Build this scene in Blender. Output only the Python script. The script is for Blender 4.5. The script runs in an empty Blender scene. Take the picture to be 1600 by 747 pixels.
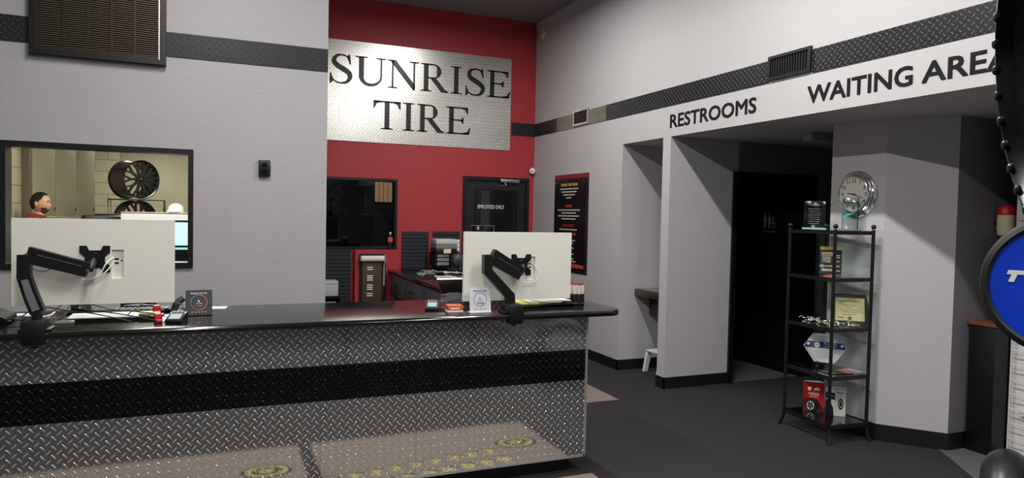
import bpy, bmesh, math, random
from mathutils import Vector, Matrix, Euler
random.seed(7)
S = bpy.context.scene
COL = S.collection
PI = math.pi

# ------------------------------------------------------------------ camera
F = 1082.95; HC = 1.58
YAW, PIT, ROL = .3995212, .0340100, -.0210122
def cam_basis():
    cy, sy = math.cos(YAW), math.sin(YAW)
    f = Vector((sy*math.cos(PIT), cy*math.cos(PIT), -math.sin(PIT)))
    r = Vector((cy, -sy, 0)); d = f.cross(r)
    c, s = math.cos(ROL), math.sin(ROL)
    return c*r+s*d, -s*r+c*d, f
CR, CD, CF = cam_basis()
cam = bpy.data.cameras.new('camera'); co = bpy.data.objects.new('camera', cam); COL.objects.link(co)
cam.sensor_width = 36; cam.lens = 36*F/1600; cam.clip_start = .05; cam.clip_end = 100
m = Matrix.Identity(4)
for i in range(3):
    m[i][0] = CR[i]; m[i][1] = -CD[i]; m[i][2] = -CF[i]
m[2][3] = HC
co.matrix_world = m
S.camera = co
def at(px, py, axis, v):
    """a pixel of the photograph -> the point of the plane (axis = v) it shows"""
    d = CR*((px-800)/F)+CD*((py-373.5)/F)+CF
    o = Vector((0, 0, HC)); t = (v-o[axis])/d[axis]
    return o+d*t

# ------------------------------------------------------------------ world, light, exposure
S.view_settings.view_transform = 'Standard'; S.view_settings.look = 'None'
S.view_settings.gamma = 1; S.view_settings.use_curve_mapping = False
S.view_settings.exposure = 0.0
w = bpy.data.worlds.new('world'); S.world = w; w.use_nodes = True
w.node_tree.nodes['Background'].inputs[0].default_value = (.6, .65, .75, 1)
w.node_tree.nodes['Background'].inputs[1].default_value = .006
def area(name, loc, sx, sy, watts, col=(1, 1, 1), rot=(0, 0, 0)):
    l = bpy.data.lights.new(name, 'AREA'); l.shape = 'RECTANGLE'; l.size = sx; l.size_y = sy
    l.energy = watts; l.color = col
    o = bpy.data.objects.new(name, l); COL.objects.link(o); o.location = loc; o.rotation_euler = rot
    return o
WHITE = (1.0, .975, .94)
ROW_B, ROW_A, LZ = 2.42, -.05, 3.93
for y, e in ((-1.6, 45), (.9, 62), (3.4, 74), (5.9, 56)):
    area('tube_light', (ROW_B, y, LZ), .09, 1.2, e, WHITE)
for y, e in ((-1.6, 50), (.9, 66), (3.4, 72)):
    area('tube_light', (ROW_A, y, LZ), .09, 1.2, e, WHITE)
area('office_light', (-.6, 7.7, 2.82), .5, 1.6, 92, (1.0, .98, .92))
area('office_light', (-.9, 12.4, 2.82), .5, 1.6, 62, (1.0, .98, .92))
area('shop_light', (3.0, 12.6, 3.2), .3, 1.2, 40, (.95, .95, 1.0))

# ------------------------------------------------------------------ materials
def lin(c):
    if isinstance(c, str):
        c = [int(c[i:i+2], 16)/255 for i in (0, 2, 4)]
    return tuple((x/12.92 if x <= .04045 else ((x+.055)/1.055)**2.4) for x in c)+(1,)
MATS = {}
def mat(name, col, rough=.5, metal=0, noise=0, nscale=8, bump=0, bscale=60, emit=0, spec=.5, coat=0, alpha=None, trans=0, ior=1.45):
    if name in MATS: return MATS[name]
    m = bpy.data.materials.new(name); m.use_nodes = True; nt = m.node_tree; b = nt.nodes['Principled BSDF']
    c = lin(col)
    b.inputs['Base Color'].default_value = c; b.inputs['Roughness'].default_value = rough
    b.inputs['Metallic'].default_value = metal; b.inputs['Specular IOR Level'].default_value = spec
    b.inputs['Coat Weight'].default_value = coat; b.inputs['Coat Roughness'].default_value = .08
    b.inputs['Transmission Weight'].default_value = trans; b.inputs['IOR'].default_value = ior
    if emit:
        b.inputs['Emission Color'].default_value = c; b.inputs['Emission Strength'].default_value = emit
    tc = nt.nodes.new('ShaderNodeTexCoord')
    if noise:
        n = nt.nodes.new('ShaderNodeTexNoise'); n.inputs['Scale'].default_value = nscale; n.inputs['Detail'].default_value = 4
        nt.links.new(tc.outputs['Object'], n.inputs['Vector'])
        r = nt.nodes.new('ShaderNodeMapRange'); r.inputs[1].default_value = .3; r.inputs[2].default_value = .7
        r.inputs[3].default_value = 1-noise; r.inputs[4].default_value = 1+noise
        nt.links.new(n.outputs['Fac'], r.inputs[0])
        mx = nt.nodes.new('ShaderNodeMix'); mx.data_type = 'RGBA'; mx.blend_type = 'MULTIPLY'; mx.inputs[0].default_value = 1
        mx.inputs[6].default_value = c
        nt.links.new(r.outputs[0], mx.inputs[7]); nt.links.new(mx.outputs[2], b.inputs['Base Color'])
    if bump:
        n = nt.nodes.new('ShaderNodeTexNoise'); n.inputs['Scale'].default_value = bscale; n.inputs['Detail'].default_value = 3
        nt.links.new(tc.outputs['Object'], n.inputs['Vector'])
        bp = nt.nodes.new('ShaderNodeBump'); bp.inputs['Strength'].default_value = 1; bp.inputs['Distance'].default_value = bump
        nt.links.new(n.outputs['Fac'], bp.inputs['Height']); nt.links.new(bp.outputs['Normal'], b.inputs['Normal'])
    MATS[name] = m
    return m
def thin(name, col, refl=1.0, rough=0.0, haze=0.0):
    """thin clear pane: see-through with fresnel reflection"""
    m = bpy.data.materials.new(name); m.use_nodes = True; nt = m.node_tree; nt.nodes.clear()
    out = nt.nodes.new('ShaderNodeOutputMaterial'); tr = nt.nodes.new('ShaderNodeBsdfTransparent'); gl = nt.nodes.new('ShaderNodeBsdfGlossy')
    tr.inputs[0].default_value = lin(col); gl.inputs['Roughness'].default_value = rough
    fr = nt.nodes.new('ShaderNodeFresnel'); fr.inputs[0].default_value = 1.5
    mp = nt.nodes.new('ShaderNodeMath'); mp.operation = 'MULTIPLY_ADD'; mp.inputs[1].default_value = refl; mp.inputs[2].default_value = haze; mp.use_clamp = True
    mx = nt.nodes.new('ShaderNodeMixShader')
    nt.links.new(fr.outputs[0], mp.inputs[0]); nt.links.new(mp.outputs[0], mx.inputs[0]); nt.links.new(tr.outputs[0], mx.inputs[1]); nt.links.new(gl.outputs[0], mx.inputs[2])
    nt.links.new(mx.outputs[0], out.inputs[0]); MATS[name] = m
    return m
def diamond(name, axes, col, rough, metal, pitch=.031, lug=None, dist=.0022, spec=.5, lugrough=None):
    """raised tread plate: lugs alternate at +-45 degrees"""
    m = bpy.data.materials.new(name); m.use_nodes = True; nt = m.node_tree; b = nt.nodes['Principled BSDF']
    b.inputs['Roughness'].default_value = rough; b.inputs['Metallic'].default_value = metal
    b.inputs['Specular IOR Level'].default_value = spec
    tc = nt.nodes.new('ShaderNodeTexCoord'); sp = nt.nodes.new('ShaderNodeSeparateXYZ')
    nt.links.new(tc.outputs['Object'], sp.inputs[0])
    def M(op, a, bb=None, c=None):
        n = nt.nodes.new('ShaderNodeMath'); n.operation = op
        for i, v in enumerate((a, bb, c)):
            if v is None: continue
            if isinstance(v, (int, float)): n.inputs[i].default_value = v
            else: nt.links.new(v, n.inputs[i])
        return n.outputs[0]
    a = sp.outputs['XYZ'.index(axes[0])]; c = sp.outputs['XYZ'.index(axes[1])]
    k = 1/(math.sqrt(2)*pitch)
    u = M('MULTIPLY', M('ADD', a, c), k); v = M('MULTIPLY', M('SUBTRACT', a, c), k)
    fu = M('SUBTRACT', M('FRACT', u), .5); fv = M('SUBTRACT', M('FRACT', v), .5)
    par = M('FLOORED_MODULO', M('ADD', M('FLOOR', u), M('FLOOR', v)), 2)
    par = M('GREATER_THAN', par, .5)
    inv = M('SUBTRACT', 1, par)
    p = M('ADD', M('MULTIPLY', fu, inv), M('MULTIPLY', fv, par))
    q = M('ADD', M('MULTIPLY', fv, inv), M('MULTIPLY', fu, par))
    d = M('ADD', M('POWER', M('ABSOLUTE', M('DIVIDE', p, .5)), 2), M('POWER', M('ABSOLUTE', M('DIVIDE', q, .15)), 2))
    r = nt.nodes.new('ShaderNodeMapRange'); r.interpolation_type = 'SMOOTHSTEP'
    r.inputs[1].default_value = 1.1; r.inputs[2].default_value = .3; r.inputs[3].default_value = 0; r.inputs[4].default_value = 1
    nt.links.new(d, r.inputs[0])
    bp = nt.nodes.new('ShaderNodeBump'); bp.inputs['Distance'].default_value = dist; bp.inputs['Strength'].default_value = 1
    nt.links.new(r.outputs[0], bp.inputs['Height']); nt.links.new(bp.outputs['Normal'], b.inputs['Normal'])
    mx = nt.nodes.new('ShaderNodeMix'); mx.data_type = 'RGBA'
    mx.inputs[6].default_value = lin(col); mx.inputs[7].default_value = lin(lug or col)  # tread lugs tinted paler to paint in the glint on their edges
    nt.links.new(r.outputs[0], mx.inputs[0]); nt.links.new(mx.outputs[2], b.inputs['Base Color'])
    if lugrough:
        q2 = nt.nodes.new('ShaderNodeMapRange'); q2.inputs[3].default_value = rough; q2.inputs[4].default_value = lugrough
        nt.links.new(r.outputs[0], q2.inputs[0]); nt.links.new(q2.outputs[0], b.inputs['Roughness'])
    return m
def blocks(name, axes, col, bw=.4, bh=.2):
    """painted concrete blocks with joints"""
    m = bpy.data.materials.new(name); m.use_nodes = True; nt = m.node_tree; b = nt.nodes['Principled BSDF']
    tc = nt.nodes.new('ShaderNodeTexCoord'); sp = nt.nodes.new('ShaderNodeSeparateXYZ'); cb = nt.nodes.new('ShaderNodeCombineXYZ')
    nt.links.new(tc.outputs['Object'], sp.inputs[0])
    nt.links.new(sp.outputs['XYZ'.index(axes[0])], cb.inputs[0]); nt.links.new(sp.outputs['XYZ'.index(axes[1])], cb.inputs[1])
    br = nt.nodes.new('ShaderNodeTexBrick'); br.inputs['Scale'].default_value = 1
    br.inputs['Brick Width'].default_value = bw; br.inputs['Row Height'].default_value = bh; br.inputs['Mortar Size'].default_value = .006
    c = lin(col); br.inputs['Color1'].default_value = c; br.inputs['Color2'].default_value = tuple(x*.95 for x in c[:3])+(1,)
    br.inputs['Mortar'].default_value = tuple(x*.45 for x in c[:3])+(1,)
    nt.links.new(cb.outputs[0], br.inputs['Vector']); nt.links.new(br.outputs['Color'], b.inputs['Base Color'])
    b.inputs['Roughness'].default_value = .6
    return m
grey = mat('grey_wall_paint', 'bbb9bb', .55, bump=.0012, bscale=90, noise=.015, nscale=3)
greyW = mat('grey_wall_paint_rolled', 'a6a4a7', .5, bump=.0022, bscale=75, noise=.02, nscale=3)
redp = mat('red_wall_paint', 'b0363b', .5, bump=.001, bscale=60, noise=.03, nscale=3)
ceilm = mat('ceiling_texture', '8f8a8c', .9, bump=.012, bscale=70, noise=.05, nscale=20)
carpet = mat('charcoal_carpet', '363436', .95, bump=.004, bscale=350, noise=.12, nscale=60, spec=.15)
carpet2 = mat('grey_carpet_tile', '605f60', .95, bump=.004, bscale=300, noise=.18, nscale=90, spec=.15)
tanfl = mat('tan_floor', '7b706a', .6, noise=.06, nscale=12)
matm = mat('tan_entrance_mat', '93867c', .9, bump=.002, bscale=400, noise=.08, nscale=120, spec=.2)
rubber = mat('black_rubber_baseboard', '18181a', .45)
blackm = mat('black_satin_metal', '141416', .38)
blackp = mat('black_plastic', '101012', .42)
blackg = mat('black_gloss', '0b0b0d', .12)
navy = mat('blue_black_door_paint', '0c1018', .35)
topm = mat('black_laminate_top', '151517', .12, spec=.6, noise=.1, nscale=200)
alu = mat('aluminium_trim', 'a4a5a7', .4, .4)
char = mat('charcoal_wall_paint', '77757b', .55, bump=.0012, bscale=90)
steel = mat('brushed_aluminium', 'b9b9ba', .3, 1)
chrome = mat('chrome', 'f0f0f2', .14, 1)
whitep = mat('white_plastic', 'e6e5db', .35)
whitem = mat('white_paint', 'd9d8d6', .5)
paper = mat('white_paper', 'ecebe6', .7)
cream = mat('cream_plastic', 'd8cfb4', .5)
textb = mat('black_sign_lettering', '131315', .7, spec=.25)
textw = mat('white_lettering', 'e8e8e6', .6)
glass = thin('clear_glass', 'fbfdfb', .8)
redpl = mat('red_plastic', 'c01f22', .35)
dplate = diamond('polished_tread_plate', 'XZ', 'c0c2c4', .065, .9, lug='e6e7e7', lugrough=.36)
dblack = diamond('black_tread_plate', 'XZ', '0a0a0c', .14, 0, lug='0e0e10', dist=.0016, spec=.5)
dband = diamond('black_tread_band_back', 'XZ', '1f2025', .42, 0, pitch=.033, lug='42444b', dist=.005, spec=.35)
dbandy = diamond('black_tread_band_right', 'YZ', '15161b', .36, 0, pitch=.033, lug='5c5d63', dist=.004, spec=.4)
dsign = diamond('bright_tread_sheet', 'XZ', 'd2d2cd', .3, .9, pitch=.03, lug='f4f2ea', dist=.002)
dtan = diamond('bare_tread_band', 'YZ', '79746a', .35, .6, pitch=.03, lug='a09a8c')
dletter = diamond('black_tread_letter', 'XZ', '1b1c20', .35, .2, pitch=.03, lug='2a2b2f')

# ------------------------------------------------------------------ helpers
def frame(o, u, v):
    u = Vector(u).normalized(); v = Vector(v).normalized(); n = u.cross(v)
    m = Matrix.Identity(4)
    for i in range(3):
        m[i][0] = u[i]; m[i][1] = v[i]; m[i][2] = n[i]; m[i][3] = o[i]
    return m
def T(x, y, z, rx=0, ry=0, rz=0): return Matrix.Translation((x, y, z)) @ Euler((rx, ry, rz)).to_matrix().to_4x4()
def B(): return bmesh.new()
def box(bm, a, b, mi=0, M=None, bev=0):
    x0, y0, z0 = [min(p, q) for p, q in zip(a, b)]; x1, y1, z1 = [max(p, q) for p, q in zip(a, b)]
    vs = [bm.verts.new(p) for p in ((x0, y0, z0), (x1, y0, z0), (x1, y1, z0), (x0, y1, z0), (x0, y0, z1), (x1, y0, z1), (x1, y1, z1), (x0, y1, z1))]
    fs = [bm.faces.new([vs[i] for i in q]) for q in ((0, 3, 2, 1), (4, 5, 6, 7), (0, 1, 5, 4), (1, 2, 6, 5), (2, 3, 7, 6), (3, 0, 4, 7))]
    for f in fs: f.material_index = mi
    if bev:
        es = list({e for f in fs for e in f.edges})
        r = bmesh.ops.bevel(bm, geom=es, offset=bev, segments=2, profile=.5, affect='EDGES')
        vs = list({v for f in r['faces'] for v in f.verts} | {v for v in vs if v.is_valid})
        for f in r['faces']: f.material_index = mi
    if M is not None:
        for v in vs: v.co = M @ v.co
    return bm
def ring_faces(bm, rings, closed, mi):
    for a, b in zip(rings, rings[1:]):
        n = len(a)
        for i in range(n if closed else n-1):
            f = bm.faces.new((a[i], a[(i+1) % n], b[(i+1) % n], b[i])); f.material_index = mi
def lathe(bm, prof, seg=24, M=None, mi=0, cap=True):
    """prof: (r, z) from one end to the other, about local z"""
    M = M or Matrix.Identity(4); rings = []
    for r, z in prof:
        rings.append([bm.verts.new(M @ Vector((max(r, 1e-4)*math.cos(2*PI*i/seg), max(r, 1e-4)*math.sin(2*PI*i/seg), z))) for i in range(seg)])
    ring_faces(bm, rings, True, mi)
    if cap:
        for r in (rings[0][::-1], rings[-1]):
            f = bm.faces.new(r); f.material_index = mi
    return bm
def cyl(bm, p0, p1, r, seg=16, mi=0, r2=None):
    p0 = Vector(p0); p1 = Vector(p1); d = p1-p0
    q = d.to_track_quat('Z', 'Y').to_matrix().to_4x4(); M = Matrix.Translation(p0) @ q
    return lathe(bm, [(r, 0), (r if r2 is None else r2, d.length)], seg, M, mi)
def tube(bm, pts, r, seg=8, mi=0, smooth=True):
    pts = [Vector(p) for p in pts]
    if smooth and len(pts) > 2:
        out = []
        for i in range(len(pts)-1):
            p0 = pts[max(i-1, 0)]; p1 = pts[i]; p2 = pts[i+1]; p3 = pts[min(i+2, len(pts)-1)]
            for k in range(6):
                t = k/6
                out.append(.5*((2*p1)+(p2-p0)*t+(2*p0-5*p1+4*p2-p3)*t*t+(3*p1-p0-3*p2+p3)*t**3))
        out.append(pts[-1]); pts = out
    rings = []; up = Vector((0, 0, 1))
    for i, p in enumerate(pts):
        d = (pts[min(i+1, len(pts)-1)]-pts[max(i-1, 0)]).normalized()
        a = d.cross(up)
        if a.length < .05: a = d.cross(Vector((1, 0, 0)))
        a.normalize(); b = a.cross(d)
        rings.append([bm.verts.new(p+a*r*math.cos(2*PI*k/seg)+b*r*math.sin(2*PI*k/seg)) for k in range(seg)])
    ring_faces(bm, rings, True, mi)
    bm.faces.new(rings[0][::-1]).material_index = mi; bm.faces.new(rings[-1]).material_index = mi
    return bm
def prism(bm, poly, M, t, mi=0):
    """2D polygon in the xy plane of M, extruded by t along its z"""
    a = [bm.verts.new(M @ Vector((x, y, 0))) for x, y in poly]; b = [bm.verts.new(M @ Vector((x, y, t))) for x, y in poly]
    n = len(poly)
    for q in (bm.faces.new(a[::-1]), bm.faces.new(b)): q.material_index = mi
    for i in range(n):
        bm.faces.new((a[i], a[(i+1) % n], b[(i+1) % n], b[i])).material_index = mi
    return bm
def strip(bm, L, R, M, t, mi=0):
    """band between the polylines L and R, extruded"""
    for i in range(len(L)-1): prism(bm, [L[i], R[i], R[i+1], L[i+1]], M, t, mi)
def ball(bm, c, r, seg=16, mi=0, sc=(1, 1, 1)):
    n = 10; M = Matrix.Translation(c) @ Matrix.Diagonal((*sc, 1))
    return lathe(bm, [(r*math.sin(PI*k/n), -r*math.cos(PI*k/n)) for k in range(n+1)], seg, M, mi)
def obj(name, bm, mats, parent=None, loc=None, angle=32):
    bmesh.ops.recalc_face_normals(bm, faces=bm.faces)
    for f in bm.faces: f.smooth = True
    for e in bm.edges:
        if len(e.link_faces) == 2:
            if e.calc_face_angle(0) > math.radians(angle): e.smooth = False
    me = bpy.data.meshes.new(name); bm.to_mesh(me); bm.free()
    for q in (mats if isinstance(mats, (list, tuple)) else [mats]): me.materials.append(q)
    o = bpy.data.objects.new(name, me); COL.objects.link(o)
    if parent: o.parent = parent
    if loc is not None: o.location = loc
    return o
def tag(o, label, cat, group=None, kind=None):
    if label: o['label'] = label
    if cat: o['category'] = cat
    if group: o['group'] = group
    if kind: o['kind'] = kind
    return o
def thing(name, label, cat, loc=(0, 0, 0), rz=0, group=None):
    o = bpy.data.objects.new(name, None); COL.objects.link(o); o.location = loc; o.rotation_euler = (0, 0, rz)
    o.empty_display_size = .05
    return tag(o, label, cat, group)
def struct(name, bm, mats, parent=None, loc=None):
    o = obj(name, bm, mats, parent, loc)
    if not parent: o['kind'] = 'structure'
    return o
def sroot(name, loc=(0, 0, 0)):
    o = bpy.data.objects.new(name, None); COL.objects.link(o); o.location = loc; o['kind'] = 'structure'; return o
def text(bm, s, M, w=None, h=None, t=.001, bold=0.0, mi=0, center=False, fat=0):
    """sans lettering fitted to width w / height h, lower-left at M's origin"""
    c = bpy.data.curves.new('lettering', 'FONT'); c.body = s; c.size = 1; c.offset = 0; c.resolution_u = 3
    o = bpy.data.objects.new('lettering', c); COL.objects.link(o)
    dg = bpy.context.evaluated_depsgraph_get(); me = bpy.data.meshes.new_from_object(o.evaluated_get(dg))
    COL.objects.unlink(o); bpy.data.objects.remove(o); bpy.data.curves.remove(c)
    if not me.vertices: return bm
    xs = [v.co.x for v in me.vertices]; ys = [v.co.y for v in me.vertices]
    x0, x1, y0, y1 = min(xs), max(xs), min(ys), max(ys)
    sx = w/(x1-x0) if w else None; sy = h/(y1-y0) if h else None
    sx = sx or sy; sy = sy or sx
    ox = -(x1-x0)*sx/2 if center else 0
    tb = bmesh.new(); tb.from_mesh(me); bpy.data.meshes.remove(me)
    r = bmesh.ops.extrude_face_region(tb, geom=list(tb.faces))
    for e in r['geom']:
        if isinstance(e, bmesh.types.BMVert): e.co.z += 1
    hh = (y1-y0)*sy; fat = fat or bold*.8
    for kk, (ix, iy) in enumerate(((0, 0),) if not fat else ((-1, -1), (1, -1), (-1, 1), (1, 1), (0, 0))):
        vm = {}; k = fat*hh
        for v in tb.verts: vm[v] = bm.verts.new(M @ Vector(((v.co.x-x0)*sx+ox+ix*k, (v.co.y-y0)*sy*(1-2*fat)+k+iy*k, v.co.z*t+kk*.00015)))
        for f in tb.faces:
            try: bm.faces.new([vm[v] for v in f.verts]).material_index = mi
            except ValueError: pass
    tb.free()
    return bm
def ellipse(cx, cy, a, b, n=32, a0=0, a1=2*PI): return [(cx+a*math.cos(a0+(a1-a0)*i/n), cy+b*math.sin(a0+(a1-a0)*i/n)) for i in range(n if a1-a0 > 6.28 else n+1)]
def annulus(bm, cx, cy, r0, r1, M, t, n=40, mi=0, ey=1):
    o = ellipse(cx, cy, r1, r1*ey, n); i = ellipse(cx, cy, r0, r0*ey, n)
    strip(bm, o+[o[0]], i+[i[0]], M, t, mi)

XR, YB, YG, ZC, ZS = 3.81, 8.33, 5.33, 4.10, 2.335      # right wall, red wall, grey wall, ceiling, soffit
B0, B1 = 2.617, 2.783                                    # tread-plate band

# ================================================================== THE SETTING
b = B(); box(b, (-4.2, -4.2, -.1), (8.2, 14.3, 0)); struct('floor', b, carpet)
b = B(); prism(b, [(4.69, 3.30), (4.35, 2.812), (3.7, 2.02), (3.7, -3), (7, -3), (7, 3.30)], T(0, 0, 0), .004); struct('floor', b, carpet2)
b = B(); box(b, (1.2, 5.12, 0), (3.2, 7.4, .005)); struct('floor', b, tanfl)
b = B(); box(b, (4.62, 5.33, 0), (5.9, 7.4, .004)); struct('floor', b, carpet2)
b = B(); box(b, (-4.2, -4.2, ZC), (8.2, 8.45, ZC+.1)); struct('ceiling', b, ceilm)
b = B(); box(b, (-2.25, 5.45, 2.9), (.735, 14.3, 3.0)); struct('ceiling', b, whitem)
b = B(); box(b, (.735, 8.45, 3.3), (7, 14.3, 3.4)); struct('ceiling', b, ceilm)

# grey wall with the office window opening
wx0, wx1, wz0, wz1 = -1.289, -.170, 1.170, 1.990
b = B()
box(b, (-4.1, YG, 0), (wx0, YG+.12, ZC)); box(b, (wx1, YG, 0), (.735, YG+.12, ZC))
box(b, (wx0, YG, 0), (wx1, YG+.12, wz0)); box(b, (wx0, YG, wz1), (wx1, YG+.12, ZC))
box(b, (.615, YG+.12, 0), (.735, YB+.12, ZC))
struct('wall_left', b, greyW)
# red wall with window and door openings
rx0, rx1, rz0, rz1 = .735, 1.990, 1.135, 1.990
dx0, dx1, dz1 = 2.826, 3.741, 2.066
b = B()
box(b, (.735, YB, rz1), (dx0, YB+.12, ZC)); box(b, (.735, YB, 0), (rx1, YB+.12, rz0)); box(b, (rx1, YB, 0), (dx0, YB+.12, rz1))
box(b, (dx0, YB, dz1), (dx1, YB+.12, ZC)); box(b, (dx1, YB, 0), (XR+.1, YB+.12, ZC))
box(b, (1.475, YB-.09, 0), (2.0, YB, 1.135))
struct('wall_back', b, redp)
# right wall: far part, band of wall above the openings, thin pier
b = B()
box(b, (XR, 6.15, 0), (XR+.9, YB+.12, ZC)); box(b, (XR, -4.1, ZS), (XR+.12, 6.15, ZC))
box(b, (XR, 5.325, 0), (4.53, 5.445, ZS)); box(b, (4.53, 5.325, 0), (4.60, 6.15, ZS))
struct('wall_right', b, grey)
b = B(); box(b, (XR+.12, -4.1, ZS), (8.1, 6.15, ZS+.1)); struct('ceiling', b, grey)
# alcove back wall with the restroom opening
ox0, ox1, oz1 = 4.60, 5.47, 2.0
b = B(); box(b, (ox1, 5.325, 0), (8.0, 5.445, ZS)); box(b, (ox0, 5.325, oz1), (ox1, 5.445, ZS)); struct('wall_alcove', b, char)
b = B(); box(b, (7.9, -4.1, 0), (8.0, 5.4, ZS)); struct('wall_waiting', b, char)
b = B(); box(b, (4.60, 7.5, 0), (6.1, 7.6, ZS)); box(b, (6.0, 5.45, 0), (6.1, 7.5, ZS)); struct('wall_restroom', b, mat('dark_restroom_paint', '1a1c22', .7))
b = B(); prism(b, [(4.415, 4.045), (4.415, 3.565), (4.70, 3.226), (4.702, 4.045)], T(0, 0, 0), ZS); struct('wall_column', b, grey)
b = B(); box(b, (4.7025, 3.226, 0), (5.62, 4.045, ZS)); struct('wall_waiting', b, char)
b = B(); box(b, (5.00, .6, 0), (5.12, 3.015, ZS)); struct('wall_display', b, whitem)
# room behind the camera
b = B(); box(b, (-4.2, -4.1, 0), (-4.1, YG+.1, ZC)); struct('wall_side', b, grey)
b = B(); box(b, (-4.2, -4.2, 0), (8.1, -4.1, ZC)); struct('wall_front', b, mat('dark_shopfront', '7b7d80', .5))
# office behind the grey wall
oblk = blocks('cream_block_side', 'YZ', 'b9b08f'); oblk2 = blocks('cream_block_back', 'XZ', 'b3ab90')
b = B(); box(b, (-2.25, YG+.12, 0), (-2.08, 9.44, 2.9)); box(b, (-2.5, 9.44, 0), (-2.36, 14.2, 2.9)); struct('wall_office_left', b, oblk)
b = B(); box(b, (-2.36, 13.9, 0), (-1.62, 14.2, 2.9)); struct('wall_office_back', b, oblk2)
b = B(); box(b, (-1.62, 14.1, 0), (.735, 14.2, 2.9)); struct('wall_office_back', b, mat('olive_cream_drywall', 'a9a286', .7, noise=.05, nscale=4))
b = B(); box(b, (.615, YB+.12, 0), (.735, 14.2, 3.3)); struct('wall_office_right', b, mat('olive_cream_drywall', 'a9a286'))
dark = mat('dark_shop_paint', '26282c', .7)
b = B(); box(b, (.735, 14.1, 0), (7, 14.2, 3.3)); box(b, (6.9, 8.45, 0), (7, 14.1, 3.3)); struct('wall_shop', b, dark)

# baseboards
def base(name, segs):
    b = B()
    for a, c in segs: box(b, a, c)
    struct(name, b, rubber)
hb = .105
base('baseboard_right', [((XR-.012, 6.138, 0), (XR, YB, hb)), ((XR-.012, 6.138, 0), (4.53, 6.15, hb)), ((XR-.012, 5.313, 0), (XR, 5.445, hb)), ((XR-.012, 5.313, 0), (4.58, 5.325, hb))])
b = B()
pp = [(4.415-.012, 4.06), (4.415-.012, 3.561), (4.694, 3.214), (5.62, 3.214)]
qq = [(4.415, 4.06), (4.415, 3.565), (4.70, 3.226), (5.62, 3.226)]
strip(b, pp, qq, T(0, 0, 0), .12); struct('baseboard_column', b, rubber)
base('baseboard_back', [((2.0, YB-.012, 0), (dx0, YB, hb)), ((dx1, YB-.012, 0), (XR-.012, YB, hb))])
base('baseboard_alcove', [((ox1+.12, 5.313, 0), (7.9, 5.325, hb))])
base('baseboard_left', [((-4.1, YG-.012, 0), (.735, YG, hb))])

# tread-plate bands
b = B(); box(b, (-4.1, YG-.006, B0), (-1.125, YG, B1)); box(b, (-.342, YG-.006, B0), (.735, YG, B1)); struct('trim_1', b, dband)
b = B(); box(b, (3.475, YB-.006, B0), (XR-.006, YB, B1)); struct('trim_2', b, dband)
b = B()
for y0, y1 in ((-4.1, 3.69), (4.106, 6.49), (7.68, YB)): box(b, (XR-.006, y0+.002, B0), (XR, y1-.002, B1))
struct('trim_3', b, dbandy)
b = B(); box(b, (XR-.006, 6.494, B0), (XR, 6.862, B1)); box(b, (XR-.006, 7.225, B0), (XR, 7.676, B1)); struct('trim_4', b, dtan)

# window_1: grey wall window
r = sroot('window_1', ((wx0+wx1)/2, YG, wz0))
def framebm(x0, x1, z0, z1, y0, y1, wd, c):
    b = B()
    for a, e in (((x0, z0), (x0+wd, z1)), ((x1-wd, z0), (x1, z1)), ((x0+wd, z1-wd), (x1-wd, z1)), ((x0+wd, z0), (x1-wd, z0+wd))):
        box(b, (a[0]-c[0], y0-c[1], a[1]-c[2]), (e[0]-c[0], y1-c[1], e[1]-c[2]))
    return b
c = r.location
o = obj('window_frame', framebm(wx0, wx1, wz0, wz1, YG-.02, YG+.13, .034, c), blackm, r)
b = B(); box(b, (wx0+.03-c[0], .05, .03), (wx1-.03-c[0], .056, wz1-wz0-.03)); obj('window_pane', b, glass, r)
# window_2: red wall window
r = sroot('window_2', ((rx0+rx1)/2, YB, rz0)); c = r.location
obj('window_frame', framebm(rx0+.004, rx1, rz0, rz1, YB-.015, YB+.125, .03, c), blackm, r)
smoke = thin('smoked_glass', 'b0b5ba', 1.2)
b = B(); box(b, (rx0+.03-c[0], .05, .03), (rx1-.03-c[0], .056, rz1-rz0-.03)); obj('window_pane', b, smoke, r)

# door_1: employees only
r = sroot('door_1', ((dx0+dx1)/2, YB, 0)); c = r.location
obj('door_frame', framebm(dx0, dx1, -.05, dz1, YB-.02, YB+.13, .045, c), blackm, r)
lf = B()
for a, e in (((-.41, .01), (-.30, 2.015)), ((.30, .01), (.41, 2.015)), ((-.30, 1.90), (.30, 2.015)), ((-.30, .01), (.30, .3))):
    box(lf, (a[0], .01, a[1]), (e[0], .05, e[1]))
lf = obj('door_leaf', lf, mat('charcoal_door', '1e2024', .4), r)
b = B(); box(b, (-.30, .026, .3), (.30, .034, 1.90)); obj('glass_panel', b, diamond('dotted_black_film', 'XZ', '0c0f13', .15, 0, pitch=.018, lug='22262a', dist=.0002), lf)
b = B(); box(b, (-.20, .022, .9), (-.08, .0255, 1.90)); obj('glass_panel', b, mat('pale_strip', '30353b', .3), lf)  # slightly paler upright strip over the dotted panel
cl = B(); box(cl, (.04, -.055, 2.0), (.30, -.022, 2.045), bev=.006); cl = obj('door_closer', cl, steel, r)
b = B(); tube(b, [(.10, -.035, 2.0), (.12, -.05, 1.965), (.02, -.09, 1.955), (-.03, -.02, 1.965)], .006, smooth=False); obj('closer_arm', b, steel, cl)
b = B(); text(b, 'EMPLOYEES ONLY', frame((-.245, .018, 1.660), (1, 0, 0), (0, 0, 1)), w=.365, h=.05, t=.003, bold=.01); obj('door_lettering', b, textw, r)
b = B(); cyl(b, (-.355, .01, 1.0), (-.355, -.05, 1.0), .012); box(b, (-.37, -.06, .988), (-.25, -.045, 1.012), bev=.004); obj('door_handle', b, steel, lf)

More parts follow.
